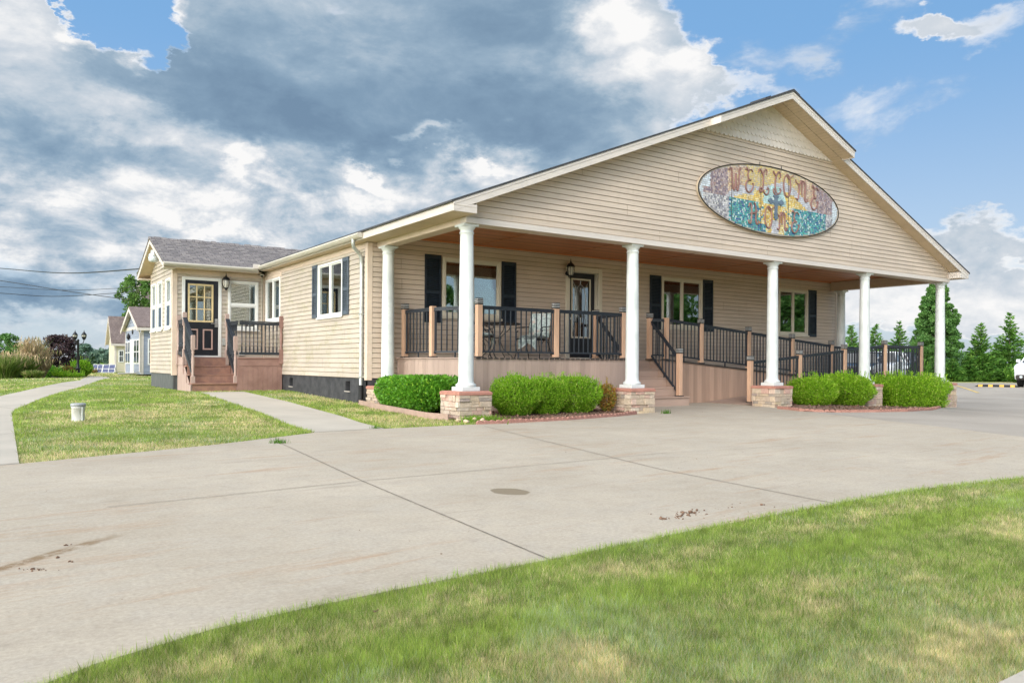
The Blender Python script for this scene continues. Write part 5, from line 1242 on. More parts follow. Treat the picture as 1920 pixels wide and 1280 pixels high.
def shrub(name,label,cat,x,y,rx,ry,h,n,l,w,mat,group=None,ex=2.6,shoots=120,seed=0,rz=0,core=(.03,.06,.012),up=.35,z=None,low=.82):
    rg=np.random.default_rng(seed+17); zz=float(gz(x,y)) if z is None else z; t=thing(name,label,cat,(x,y,zz),group,rz)
    Pn,U=sh_points(n,rx,ry,h,rg,ex,low=low); D=U.copy(); D[:,2]+=up; V=[leaves(Pn,D,l,w,rg,.55)]
    if shoots:
        Ps,Us=sh_points(shoots,rx,ry,h,rg,ex,(.98,1.0)); k=Us[:,2]>-.2; Ps=Ps[k]; Us=Us[k]
        for j in range(6):
            Q=Ps+(Us*.35+np.array([0,0,.9]))*(j*l*.45); V.append(leaves(Q,Us*.3+np.array([0,0,1.]),l,w,rg,.4))
    V=np.concatenate(V); o=poly_mesh('foliage',V,mat,None); o.parent=t
    mb=MB(); rs=np.random.default_rng(seed)
    for i in range(9):
        a=rs.uniform(0,6.28); e=rs.uniform(.3,.8); mb.tube([(.04*math.cos(a),.04*math.sin(a),-.02),(rx*.4*e*math.cos(a),ry*.4*e*math.sin(a),h*.35),(rx*.75*e*math.cos(a),ry*.75*e*math.sin(a),h*.78)],[.014,.010,.004],5)
    Pc,Uc=sh_points(int(n*.28),rx*.84,ry*.84,h*.9,rg,ex,(.55,.95)); o=mb.build('stem',M['twig']); o.parent=t
    o=poly_mesh('inner_foliage',leaves(Pc,Uc,l*1.5,w*1.7,rg,.8),mat); o.parent=t
    return t
GR='rounded shrubs between the stone piers'
def SX_(px,Y): return float(onY(px,740,Y)[0])
shrub('shrub','lime green rounded shrub beside the nearest stone pier, leftmost of the three','shrub',SX_(966,.16),.16,.46,.44,.74,13000,.036,.017,M['boxleaf'],GR,2.7,300,1,z=-.06,low=.62)
shrub('shrub','lime green rounded shrub in the middle of the three before the porch skirt','shrub',SX_(1020,.22),.22,.44,.43,.73,13000,.036,.017,M['boxleaf'],GR,2.7,300,2,z=-.06,low=.62)
shrub('shrub','lime green rounded shrub next to the small orange bush by the steps pier','shrub',SX_(1076,.26),.26,.48,.45,.74,13000,.036,.017,M['boxleaf'],GR,2.7,300,3,z=-.06,low=.62)
shrub('shrub','bright rounded shrub beside the garden spotlight at the ramp end','shrub',SX_(1523,-.02),-.02,.54,.52,.76,12000,.044,.020,M['box2'],GR,2.8,280,4,z=-.12,low=.66)
shrub('shrub','larger bright rounded shrub left of the fourth column pier','shrub',SX_(1586,-.02),-.02,.68,.60,.84,14000,.046,.021,M['box2'],GR,2.8,320,5,z=-.14,low=.66)
shrub('hedge','squared bright hedge between the last two stone piers on the right','hedge',13.72,-.05,1.42,.58,.88,26000,.050,.023,M['box2'],None,4.0,700,6,z=-.22,low=.88)
shrub('hedge','dark glossy green hedge beside the downspout at the left porch corner','hedge',.02,1.70,.46,1.30,.66,24000,.060,.032,M['hedgeleaf'],None,3.4,0,7,z=.03,low=.86)
shrub('shrub','small orange and green barberry shrub beside the steps pier','shrub',SX_(1136,.1),.1,.20,.20,.56,1500,.042,.020,M['orange'],None,2.,40,8,up=.9)
tuft('weed',(at(790,772)[0],at(790,772)[1]),260,.22,.02,'pale green seedling growing at the foot of the dark hedge','weed',.09,(.17,.33,.05),lean=.5)
def stick(mb,a,b,r0,r1,rg,n=4,wob=.06):
    a=Vector(a); b=Vector(b); L_=(b-a).length; pts=[a+(b-a)*(i/n)+Vector(rg.normal(0,wob*L_/n*(0 if i in (0,n) else 1),3)) for i in range(n+1)]; mb.tube(pts,[r0+(r1-r0)*i/n for i in range(n+1)],6)
def tree(name,label,x,y,H,R,prof,n,l,w,mat,seed,trunk_h=.18,clumps=70,cs=.16,group=None,cat='tree',z=None,tr=.02,limbs=14):
    """crown radius at height t (0..1 over the crown) is R*prof(t); leaves gather in clumps"""
    rg=np.random.default_rng(seed); zz=float(gz(x,y)) if z is None else z; t=thing(name,label,cat,(x,y,zz-.03),group)
    h0=H*trunk_h; cl=[]; mb=MB(); stick(mb,(0,0,-.1),(rg.normal(0,.02)*H,rg.normal(0,.02)*H,H*.92),H*tr,H*.003,rg,7,.15)
    for i in range(clumps):
        u=rg.random()**.8; a=rg.uniform(0,6.28); rr=R*prof(u)*math.sqrt(rg.uniform(.12,1.0))*rg.uniform(.8,1.08); cl.append((rr*math.cos(a),rr*math.sin(a),h0+(H-h0)*u,R*cs*rg.uniform(.6,1.3)*(.5+.5*prof(u))))
    for i in range(limbs):
        c=cl[i*len(cl)//limbs]; z0=max(h0*.8,c[2]-.6*math.hypot(c[0],c[1])-.05*H); stick(mb,(0,0,z0),(c[0],c[1],c[2]),H*tr*.35,H*.002,rg,4,.12)
    o=mb.build('trunk',M['bark']); o.parent=t
    cl=np.array(cl); k=rg.integers(0,len(cl),n); g=rg.normal(0,1,(n,3)); g/=np.linalg.norm(g,axis=1,keepdims=True); P_=cl[k,:3]+g*(cl[k,3]*rg.uniform(.25,1.,n)**.5)[:,None]*np.array([1,1,.8])
    P_[:,2]=np.maximum(P_[:,2],h0*.55); D=g.copy(); D[:,2]+=.2
    o=poly_mesh('crown',leaves(P_,D,l,w,rg,.7),mat); o.parent=t
    return t
oval=lambda t:max(.05,math.sin(math.pi*min(1,(t*.93+.07))**.8))
round_=lambda t:max(.1,math.sqrt(max(0,1-(2*t-1)**2)))
cone=lambda t:max(.03,(1-t)**.8*(.55+.45*min(1,t*6)))
def conifer(name,label,x,y,H,R,seed,mat,group=None,loc=None,dens=1.):
    rg=np.random.default_rng(seed); zz=float(gz(x,y)); t=thing(name,label,'tree',(x,y,zz-.03),group)
    mb=MB(); stick(mb,(0,0,-.05),(0,0,H*.985),H*.018,H*.002,rg,6,.02); Pp=[];Dd=[]; zc=.05*H; 
    while zc<H*.97:
        f=1-zc/H; r=R*(f**.9)*(1 if zc>.12*H else .85); nb=int(6+8*f)
        for b in range(nb):
            a=rg.uniform(0,6.28); rl=r*rg.uniform(.65,1.15)+.05; up=.25*(1-f)+.02-.20*f; m=max(5,int(rl*30*dens)); e=np.array([math.cos(a),math.sin(a),0])
            tt=rg.uniform(.12,1,m)**.8; zz_=zc+rl*(up*tt+.28*tt**2)*.9; base=e[None,:]*(rl*tt)[:,None]; base[:,2]=zz_
            side=np.array([-math.sin(a),math.cos(a),0]); sp=rg.normal(0,.26,m)*(1-tt*.7)*rl*.7; base+=side*sp[:,None]; base[:,2]+=rg.normal(0,.03*R+.01,m)-np.abs(sp)*.25
            Pp.append(base); d=np.tile(e,(m,1))+side*(sp/(rl+.1))[:,None]*1.6; d[:,2]+=.25; Dd.append(d)
            if b%3==0: mb.tube([(0,0,zc),tuple(e*rl*.5+np.array([0,0,zc+rl*.5*up])),tuple(e*rl*.95+np.array([0,0,zc+rl*(up+.25)*.9]))],[.012*R,.008*R,.003*R],4)
        zc+=H*(.030+.030*(1-f))
    o=mb.build('trunk',M['bark']); o.parent=t
    Pp=np.concatenate(Pp); Dd=np.concatenate(Dd); o=poly_mesh('crown',leaves(Pp,Dd,.24*R**.5,.070*R**.5,rg,.38),mat); o.parent=t
    return t
g=at(1756,713.5); tree('pear_tree','tall dense oval tree standing behind the last white column',*g,6.45,1.72,lambda t:max(.06,min(1,.72+t*1.4)*(1-max(0,t-.18)/.84)**.62),64000,.15,.09,M['pear'],3,.05,420,.17,limbs=26)
GC='young evergreens along the parking lot'
for i,(px,ty,R,lab) in enumerate(((1596,607,1.05,'young evergreen seen just right of the back porch column'),(1641,606,1.05,'young evergreen seen between the fourth column and the landing post'),(1685,600,1.1,'young evergreen between the landing posts and the tall oval tree'),(1838,603,1.3,'young evergreen right of the tall oval tree, above the wheel stop'),(1893,583,1.4,'taller young evergreen right above the white car nose'),(1948,600,1.4,'young evergreen behind the white car at the picture edge'),(1815,668,1.0,'short evergreen left of the wheel stop evergreen'),(1866,655,1.15,'short evergreen in the gap between the two right evergreens'),(1785,672,.9,'short evergreen at the right foot of the tall oval tree'),(1918,662,1.0,'short evergreen right behind the white car bonnet'))):
    g=at(px,714.5); D=(g[0]-CX)*math.sin(YAW)+(g[1]-CY)*math.cos(YAW); H=(714.5-ty)*D/F; conifer('evergreen_tree',lab,*g,H,R,60+i,M['pine'],GC)
for i,(px,w,h,lab) in enumerate(((1722,.6,1.0,'low evergreen bush at the left foot of the tall oval tree'),(1908,.7,.7,'low evergreen bush behind the white car nose'))):
    g=at(px,716.2); shrub('evergreen_bush',lab,'bush',*g,w,w*.8,h*.92,4200,.17,.06,M['arb'],'low evergreen bushes along the parking lot',1.8,200,90+i,up=.5)
# far trees on both horizons
k=0
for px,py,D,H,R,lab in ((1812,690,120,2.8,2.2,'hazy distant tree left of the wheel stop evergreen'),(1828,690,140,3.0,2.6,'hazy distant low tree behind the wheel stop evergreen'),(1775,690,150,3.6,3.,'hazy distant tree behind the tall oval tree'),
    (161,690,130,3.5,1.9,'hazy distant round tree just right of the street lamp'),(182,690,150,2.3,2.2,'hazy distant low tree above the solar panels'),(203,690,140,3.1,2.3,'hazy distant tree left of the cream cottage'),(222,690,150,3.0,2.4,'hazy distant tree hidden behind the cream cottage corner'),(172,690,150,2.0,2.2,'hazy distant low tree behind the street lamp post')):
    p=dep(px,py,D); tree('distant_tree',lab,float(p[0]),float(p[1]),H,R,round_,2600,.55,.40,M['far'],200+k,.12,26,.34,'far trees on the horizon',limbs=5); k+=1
p=dep(14,690,75); tree('tree','dark green tree above the tall grasses at the left picture edge',float(p[0]),float(p[1]),3.4,1.5,round_,5000,.20,.13,M['pear'],231,.15,40,.3)
p=dep(270,600,68); tree('tree','leafy green tree rising behind the blue cottage roof',float(p[0]),float(p[1]),8.7,2.15,round_,12000,.22,.13,M['fargreen'],232,.25,110,.22,limbs=18)
# trees across the drive behind the viewpoint, seen in the window reflections
for i,(x,y,H,R) in enumerate(((12,-24,6.4,3.0),(17,-26,6.0,2.8),(31,-21,6.6,3.0),(37,-26,7.0,3.2),(42,-18,6.8,3.1),(50,-22,7.5,3.4))):
    tree('yard_tree',('broad tree across the drive, reflected in the big porch window','bushy tree across the drive, reflected in the porch door light','tall tree across the drive, reflected in the middle porch window','leafy tree across the drive, reflected in the last porch window','tree beyond the drive, reflected in the last window edge','tall tree across the drive, reflected beside the first column')[i],x,y,H,R,round_,4200,.42,.26,M['pear'],300+i,.22,50,.28,'trees across the drive',limbs=8)
# ---- flower bed by the far path
def clump(name,label,px,py,D,H,R,n,w,mat,seed,group=None,lean=.22,plume=False):
    p=dep(px,py,D); x,y=float(p[0]),float(p[1]); z=float(gz(x,y)); rg=np.random.default_rng(seed); t=thing(name,label,'ornamental grass',(x,y,z),group)
    a=rg.uniform(0,6.28,n); r=R*.35*np.sqrt(rg.random(n)); b=a+rg.normal(0,.5,n); ln=np.abs(rg.normal(0,lean,n)); h=H*rg.uniform(.45,1.05,n); bx,by=r*np.cos(a),r*np.sin(a); c=rg.uniform(0,6.28,n); wx,wy=np.cos(c)*w/2,np.sin(c)*w/2
    V=np.zeros((n,5,3)); mx,my=bx+np.cos(b)*np.sin(ln)*h*.5,by+np.sin(b)*np.sin(ln)*h*.5; tx,ty=bx+np.cos(b)*np.sin(ln*1.7)*h,by+np.sin(b)*np.sin(ln*1.7)*h
    V[:,0]=np.stack([bx-wx,by-wy,0*h],1); V[:,1]=np.stack([bx+wx,by+wy,0*h],1); V[:,2]=np.stack([mx+wx,my+wy,h*.55],1); V[:,3]=np.stack([tx,ty,h*np.cos(ln)],1); V[:,4]=np.stack([mx-wx,my-wy,h*.55],1)
    o=poly_mesh('blades',V,mat); o.parent=t
    if plume:
        m=n//5; i=rg.integers(0,n,m); P_=V[i,3]+rg.normal(0,.05,(m,3)); o=poly_mesh('plumes',leaves(P_,np.tile([0,0,1.],(m,1)),.28,.06,rg,.25),M['tanblade']); o.parent=t
    return t
clump('plume_grass','tall tan plume grass clump, narrow sheaf left of the purple bush',60,700,40,1.95,.62,1500,.024,M['tanblade'],1,None,.10,True)
clump('plume_grass','shorter tan plume grass clump touching the purple bush',77,700,40.5,1.45,.5,1000,.024,M['tanblade'],2,None,.16,True)
clump('plume_grass','mixed tan and green grass clump at the foot of the tall sheaf',36,700,39,1.15,1.3,2300,.024,M['greenblade'],3,None,.26,True)
clump('plume_grass','leafy green grass clump at the left picture edge',10,699,38,1.2,1.5,2300,.024,M['greenblade'],4,None,.28,False)
clump('plume_grass','feathery grass clump rising behind the green left clump',20,697,44,1.35,1.3,1500,.028,M['greenblade'],5,None,.22,True)
clump('plume_grass','wispy dark stems standing behind the tall tan sheaf',52,698,43,2.25,1.0,220,.03,M['greenblade'],6,None,.18)
clump('plume_grass','low green grass tuft below the tall tan sheaf',62,702,37.5,.45,.8,900,.03,M['greenblade'],7,None,.5)
p=dep(110,700,46); tree('smoke_bush','dark purple spreading bush behind the street lamp',float(p[0]),float(p[1]),2.35,1.18,lambda t:max(.25,math.sqrt(max(0,1-(1.7*t-.75)**2))),13000,.11,.07,M['smoke'],401,.04,100,.26,None,'bush',limbs=18)
for px,py,D,rx,h,n,mat,lab in ((152,700,45,.62,.98,6000,'boxleaf','bright green rounded bush right behind the street lamp post'),(128,701,43,.55,.62,2600,'rose','red flowering rose bush left of the street lamp post'),(94,701,42,.5,.62,2200,'hedgeleaf','green leafy perennial below the purple bush'),(140,704,42,.45,.26,1500,'box2','low yellow green plant at the lamp post base'),(189,697,62,.42,.62,1500,'box2','small clipped bush beside the grey bin'),(172,699,60,.5,.25,900,'orange','low rusty plant beside the solar panels'),(112,703,41,.35,.35,1200,'box2','low yellow flower clump behind the border stones')):
    p=dep(px,py,D); shrub('bush',lab,'bush',float(p[0]),float(p[1]),rx,rx,h,n,.07,.04,M[mat],None,2.,60,int(px))
rg=np.random.default_rng(12)
for i in range(34):
    px=-8+i*3.5+rg.uniform(-1,1); py=702.2-.6*(i/34)+ (3.0 if i>27 else 0)*(i-27)/7+rg.uniform(-.8,.8); p=at(px,py); r=rg.uniform(.13,.24)
    mb=MB(); mb.blob((p[0],p[1],float(gz(*p))+r*.3),(r*1.3,r,r*.75),2,0,.5,i); tag(mb.build('border_stone',M['limestone'],None,loc=(p[0],p[1],float(gz(*p)))),'pale limestone rock in the row edging the grass bed at far left','stone','pale stones edging the grass bed')
mb=MB(); a=at(62,703.5); b=at(108,708.5); mb.bar((a[0],a[1],.06),(b[0],b[1],.04),.08,.12); tag(mb.build('bed_edging',M['rubber'],None,loc=(a[0],a[1],0)),'black plastic edging strip below the pale border stones','edging')
mb=MB(); a=at(-6,699.5); b=at(19,699.2); mb.bar((a[0],a[1],.20),(b[0],b[1],.20),.08,.10); 
for q in (a,b): mb.box(q[0]-.04,q[1]-.04,-.05,q[0]+.04,q[1]+.04,.2)
tag(mb.build('low_rail',pm('green painted rail',(.03,.12,.09),.5),None,loc=(a[0],a[1],0)),'low dark green rail at the left edge of the grass bed','rail')
# ---- street lamp, white post, bucket
g=at(146,707.5); t=thing('street_lamp','black cast street lamp with two lanterns beside the curving path','street lamp',(g[0],g[1],float(gz(*g)))); x,y,z=g[0],g[1],float(gz(*g)); k=1.0
D=(x-CX)*math.sin(YAW)+(y-CY)*math.cos(YAW); hh=(707.5-638)*D/F
mb=MB(); mb.lathe([(.13,-.05),(.13,.10),(.11,.12),(.105,.45),(.12,.47),(.12,.52),(.075,.56),(.062,.8),(.052,hh*.98),(.07,hh*.985),(.07,hh+.02),(.03,hh+.06),(.0,hh+.10)],(x,y,z),18); mb.build('pole',M['black'],t)
rt=Vector((math.cos(YAW),-math.sin(YAW),0)); 
for s,up_ in ((-.165,.30),(.325,.30)):
    c=Vector((x,y,z))+rt*s; mb=MB(); mb.tube([(x,y,z+hh-.12),(x+rt.x*s*.4,y+rt.y*s*.4,z+hh-.20),(x+rt.x*s*.85,y+rt.y*s*.85,z+hh-.14),(c.x,c.y,z+hh+.02)],.022,8); mb.build('arm',M['black'],t)
    q=z+hh+.02; mb=MB(); mb.lathe([(.02,0),(.06,.03),(.075,.06),(.11,.19)],(c.x,c.y,q),12); mb.lathe([(.13,.27),(.135,.29),(.10,.35),(.05,.42),(.02,.46),(.015,.52),(.0,.56)],(c.x,c.y,q),14)
    for j in range(6): a=j*1.047; mb.tube([(c.x+r*math.cos(a),c.y+r*math.sin(a),q+h) for r,h in ((.075,.06),(.115,.18),(.125,.27))],.008,4)
    ln=mb.build('lantern',M['black'],t); mb=MB(); mb.lathe([(.07,.06),(.105,.18),(.115,.27)],(c.x,c.y,q),14,caps=False); mb.build('lantern_glass',M['frosted'],ln)
p=dep(70.5,690,42); x,y=float(p[0]),float(p[1]); t=thing('white_post','weathered white cylinder on a post among the tan grass clumps','post',(x,y,0)); zt=CZ-(637-HY+5.5)*42/F; zb=CZ-(655-HY+5.5)*42/F
mb=MB(); mb.lathe([(.13,zb),(.14,zb+.03),(.14,zt-.05),(.15,zt-.04),(.15,zt),(.0,zt+.03)],(x,y,0),18); mb.build('cylinder',M['winframe'],t); mb=MB(); mb.cbox(x,y,-.1,.09,.09,zb+.1); mb.build('post_shaft',M['bark'],t)
g=at(146.5,788); x,y=g; z=float(gz(*g)); t=thing('drain_cap','short white drain pipe with a grey cap and side tube standing in the lawn','drain pipe',(x,y,z)); D=(x-CX)*math.sin(YAW)+(y-CY)*math.cos(YAW); h=32.5*D/F; r=h*.36
mb=MB(); mb.lathe([(r*.92,-.05),(r*.94,.0),(r*.98,h*.72),(r*1.03,h*.73),(r*1.03,h*.80),(r*.98,h*.81),(r*.98,h*.84)],(x,y,z),28); mb.build('pipe',pm('dirty white plastic',(.62,.60,.57),.5,.14,9),t)
mb=MB(); mb.lathe([(r*1.06,h*.82),(r*1.12,h*.83),(r*1.12,h*.93),(r*1.08,h*.99),(r*.9,h*1.0),(0,h*1.0)],(x,y,z),28); mb.build('cap',pm('grey plastic cap',(.30,.31,.32),.5,.15,9),t)
q=Vector((x,y,z))+rt*r*.93-Vector((math.sin(YAW),math.cos(YAW),0))*r*.45; mb=MB(); mb.tube([(q.x,q.y,z-.02),(q.x,q.y,z+h*.8)],r*.16,10); mb.build('side_tube',M['galv'],t)
# ================================================================ COTTAGES, SOLAR PANELS, WIRES
M['bluesid']=sidingmat('blue grey vinyl siding',(.27,.30,.37)); M['creamsid']=sidingmat('cream vinyl siding',(.60,.55,.40)); M['roofbrown']=shinglemat('brown shingle',(.17,.13,.12),(.23,.18,.165),(.13,.105,.10),(0,0,0)); M['greysid']=sidingmat('grey vinyl siding',(.40,.42,.45))
def cottage(label,x0,y0,wx,wy,ze,za,ov,wall,roof,openings_x,openings_y,z0,dsp=True):
    """ridge along x, gable end faces -x"""
    t=thing('cottage',label,'cottage',(x0+wx/2,y0+wy/2,z0)); ym=y0+wy/2; sl=(za-ze)/(wy/2)
    mb=MB(); lo=lambda z:y0 if z<ze else y0+(z-ze)/sl; hi=lambda z:y0+wy if z<ze else y0+wy-(z-ze)/sl
    lap(mb,(x0,0,0),(0,1,0),(0,0,1),(-1,0,0),lo,hi,z0,za-.02,.16,.02); lap(mb,(0,y0,0),(1,0,0),(0,0,1),(0,-1,0),lambda z:x0,lambda z:x0+wx,z0,ze,.16,.02)
    mb.box(x0+.05,y0+.05,z0,x0+wx,y0+wy,ze-.05); mb.build('wall',wall,t)
    mb=MB(); yo=y0-ov; zo=ze-ov*sl
    for f in ((lambda y:y),(lambda y:2*ym-y)): mb.prism([(f(yo),zo+.12),(f(ym),za+.12),(f(ym),za+.04),(f(yo),zo+.04)],0,x0-ov,x0+wx+.3)
    sb=MB()
    for f in ((lambda y:y),(lambda y:2*ym-y)): sb.prism([(f(yo+.05),zo+.03),(f(ym),za+.03),(f(ym),za-.01),(f(yo+.05),zo-.01)],0,x0-ov+.03,x0-.01)
    sb.build('soffit',M['fascia'],t)
    mb.build('roof',roof,t)
    mb=MB()
    for f in ((lambda y:y),(lambda y:2*ym-y)): mb.prism([(f(yo),zo+.035),(f(ym),za+.035),(f(ym),za-.20),(f(yo),zo-.20)],0,x0-ov-.02,x0-ov+.02)
    mb.box(x0-ov,yo-.02,zo-.14,x0+wx,yo+.02,zo+.035); mb.box(x0-ov+.03,yo+.02,zo-.02,x0+wx,y0,zo)
    mb.box(x0-.03,y0-.04,z0,x0+.12,y0+.12,ze-.01); mb.box(x0-.03,y0+wy-.12,z0,x0+.10,y0+wy+.03,ze-.01)
    mb.box(x0-.035,y0,ze-.12,x0-.02,y0+wy,ze+.08); mb.build('trim',M['fascia'],t)
    if dsp:
        mb=MB(); mb.tube([(x0-.2,yo,zo-.1),(x0-.1,y0-.07,ze-.45),(x0-.1,y0-.07,z0+.15),(x0-.5,y0-.3,z0+.06),(x0-1.4,y0-.6,z0+.05)],.05,8); mb.build('downspout',M['fascia'],t)
    for kind,a,b,c,d in openings_x:
        mb=MB(); mb.box(x0-.07,a,z0+c,x0-.02,b,z0+d); o=mb.build('door' if kind=='d' else 'window',M['winframe'],t)
        if kind=='w':
            mb=MB(); m=(c+d)/2
            for p,q in ((c+.08,m-.03),(m+.03,d-.08)): mb.box(x0-.085,a+.08,z0+p,x0-.072,b-.08,z0+q)
            mb.build('pane',M['carglass'],o)
    for kind,a,b,c,d in openings_y:
        mb=MB(); mb.box(a,y0-.07,z0+c,b,y0-.02,z0+d); o=mb.build('window',M['winframe'],t); mb=MB(); m=(c+d)/2; n=(a+b)/2
        for p,q in ((c+.08,m-.03),(m+.03,d-.08)):
            for r_,s_ in ((a+.08,n-.02),(n+.02,b-.08)): mb.box(r_,y0-.085,z0+p,s_,y0-.072,z0+q)
        mb.build('pane',M['carglass'],o)
    return t
def yz(px,py,Y=None,X=None):
    v=ray(px,py); t=(Y-CY)/v[1] if Y is not None else (X-CX)/v[0]; return CAMP+t*v
D0=49.; p=dep(265,690,D0); x0,y0=float(p[0]),float(p[1]); zb=float(yz(265,701.5,Y=y0)[2]); ze=float(yz(265,612,Y=y0)[2]); yb=float(yz(235.5,650,X=x0)[1]); wy=yb-y0; ym=y0+wy/2; za=float(yz(243.5,577,X=x0-.28)[2])
yy=lambda px:float(yz(px,650,X=x0)[1])
ze_=lambda py:float(yz(250,py,Y=ym)[2])-zb
cottage('small blue grey cottage with a white door in its gable end',x0,y0,9,wy,ze,za,.28,M['bluesid'],M['roofbrown'],[('d',yy(252.2),yy(246.5),.0,ze_(636)),('w',yy(262.5),yy(258.6),ze_(682),ze_(637)),('w',yy(257.8),yy(253.6),ze_(682),ze_(637)),('w',yy(245.6),yy(241.8),ze_(682),ze_(639)),('w',yy(241.2),yy(237.5),ze_(682),ze_(639))],[('w',float(yz(277,650,Y=y0)[0]),float(yz(277,650,Y=y0)[0])+1.0,ze_(683),ze_(636))],zb)
mb=MB(); q=(x0-.03,ym,float(yz(250,622,X=x0)[2])); mb.lathe([(.0,-.02),(.16,-.02),(.16,.04),(0,.05)],(0,0,0),14); mb.v=[(q[0]-b_,q[1]+a_,q[2]+c_) for a_,c_,b_ in mb.v]; tag(mb.build('wall_plaque',M['black'],None,loc=q),'small dark round plaque above the blue cottage door','plaque')
lm=MB(); q=(x0-.12,yy(244.3),float(yz(243,632,X=x0)[2])); lm.lathe([(.02,-.2),(.10,-.1),(.12,.05),(.05,.2),(0,.28)],q,12); lm.box(q[0],q[1]-.03,q[2]-.03,x0-.02,q[1]+.03,q[2]+.03); tag(lm.build('wall_lantern',M['black'],None,loc=q),'black wall lantern left of the blue cottage door','wall lamp')
p=dep(215,690,64.); x1,y1=float(p[0]),float(p[1]); zb1=float(yz(215,697.5,Y=y1)[2]); ze1=float(yz(215,637,Y=y1)[2]); za1=ze1+1.9
cottage('small cream cottage with a brown roof left of the blue cottage',x1,y1,6,3.2,ze1,za1,.3,M['creamsid'],M['roofbrown'],[],[('w',float(yz(222,650,Y=y1)[0]),float(yz(232,650,Y=y1)[0]),float(yz(220,679,Y=y1)[2])-zb1,float(yz(220,656,Y=y1)[2])-zb1)],zb1,False)
p=dep(300,600,66.); x2,y2=float(p[0]),float(p[1]); ap=yz(283,548,X=x2-.3)
cottage('grey gabled house mostly hidden behind the blue cottage and wing',float(dep(277,600,70)[0]),float(dep(277,600,70)[1]),9,7.,float(dep(277,572,70)[2]),float(dep(277,572,70)[2])+2.4,.3,M['greysid'],M['roofbrown'],[],[],0.,False)
M['solar']=pm('blue solar cell',(.025,.04,.13),.2,.2,9,spec=.6)
D0=60
for i,(xa,xb) in enumerate(((172,190.5),(191.5,214))):
    a=dep(xa,697.5,D0); b=dep(xb,697.5,D0); zb_=float(gz(a[0],a[1])); u=Vector(b-a); u.z=0; Lx=u.length; u.normalize(); v=Vector((-u.y,u.x,0))*.35+Vector((0,0,.94)); v.normalize(); nn=u.cross(v); o0=Vector((a[0],a[1],zb_+.03)); hgt=.66
    t=thing('solar_panel',('tilted blue solar panel nearest the street lamp','tilted blue solar panel partly behind the grey bin')[i],'solar panel',o0,'tilted solar panels by the cottages'); mb=MB()
    P3=lambda s,w,e=0:o0+u*s*Lx+v*w*hgt+nn*e
    for s,w,s2,w2 in ((0,0,1,0),(0,1,1,1),(0,.47,1,.47),(0,0,0,1),(1,0,1,1),(.5,0,.5,1)): mb.bar(P3(s,w),P3(s2,w2),.026,.026)
    mb.tube([P3(.1,.9),(P3(.1,.9).x-u.y*.5,P3(.1,.9).y+u.x*.5,zb_-.02)],.02,6); mb.tube([P3(.9,.9),(P3(.9,.9).x-u.y*.5,P3(.9,.9).y+u.x*.5,zb_-.02)],.02,6); mb.build('frame',M['winframe'],t)
    mb=MB(); mb.quad(P3(.01,.01),P3(.99,.01),P3(.99,.99),P3(.01,.99)); mb.build('cells',M['solar'],t)
p=dep(202,697,61); x,y=float(p[0]),float(p[1]); mb=MB(); z=float(gz(x,y)); mb.add([(x-.2,y-.2,z-.05),(x+.2,y-.2,z-.05),(x+.2,y+.2,z-.05),(x-.2,y+.2,z-.05),(x-.24,y-.24,z+.5),(x+.24,y-.24,z+.5),(x+.24,y+.24,z+.5),(x-.24,y+.24,z+.5)],[(3,2,1,0),(4,5,6,7),(0,1,5,4),(1,2,6,5),(2,3,7,6),(3,0,4,7)]); mb.cbox(x,y,z+.5,.52,.52,.05); tag(mb.build('bin',pm('pale grey bin',(.42,.45,.42),.6),None,loc=(x,y,z),bevel=.01),'pale grey square bin before the cream cottage','bin')
p0=dep(-420,690,60); t=thing('utility_pole','brown wooden utility pole carrying the wires past the left picture edge','utility pole',(float(p0[0]),float(p0[1]),0)); mb=MB(); mb.tube([(p0[0],p0[1],-.3),(p0[0],p0[1],10.5)],[.16,.11],12); mb.build('pole',M['bark'],t)
mb=MB(); mb.bar((p0[0]-rt.x*1.1,p0[1]-rt.y*1.1,9.7),(p0[0]+rt.x*1.1,p0[1]+rt.y*1.1,9.7),.1,.12); mb.build('crossarm',M['bark'],t)
def wire(pts,Ds,r,label):
    mb=MB(); n=len(pts); Q=[]
    for i in range(n-1):
        q=[np.array(pts[max(0,i-1)]),np.array(pts[i]),np.array(pts[i+1]),np.array(pts[min(n-1,i+2)])]
        for k in range(8):
            tt=k/8; e=.5*((2*q[1])+(-q[0]+q[2])*tt+(2*q[0]-5*q[1]+4*q[2]-q[3])*tt*tt+(-q[0]+3*q[1]-3*q[2]+q[3])*tt**3); Q.append(tuple(dep(e[0],e[1],Ds[0]+(Ds[1]-Ds[0])*((i+tt)/(n-1)))))
    Q.append(tuple(dep(*pts[-1],Ds[1]))); mb.tube(Q,r,6); tag(mb.build('power_line',M['black'],None,loc=Q[-1]),label,'wire','overhead wires at left')
wire([(-420,452),(-150,492),(0,503),(130,512),(262,504)],(60,24.5),.022,'topmost black overhead wire running to the wing eave'); wire([(-420,470),(-150,506),(0,526),(120,545),(243,562)],(60,55),.026,'black overhead wire crossing the others down to the blue cottage roof')
wire([(-420,505),(-150,530),(0,537.5),(130,544),(262,538)],(60,66),.020,'upper thin wire of the pair sagging behind the crossing wire'); wire([(-420,515),(-150,540),(0,549.5),(110,555.5),(262,546)],(60,66),.026,'lower thicker wire of the pair sagging behind the crossing wire')
for i,(a,b) in enumerate((((1500,628),(2100,654)),((1500,640),(2100,664)))):
    mb=MB(); Q=[tuple(dep(a[0]+(b[0]-a[0])*k/10,a[1]+(b[1]-a[1])*k/10+3*math.sin(k/10*math.pi),130)) for k in range(11)]; mb.tube(Q,.035,5); tag(mb.build('power_line',M['galv'],None,loc=Q[5]),('faint upper wire beyond the evergreens at right','faint lower wire beyond the evergreens at right')[i],'wire','faint wires beyond the evergreens')
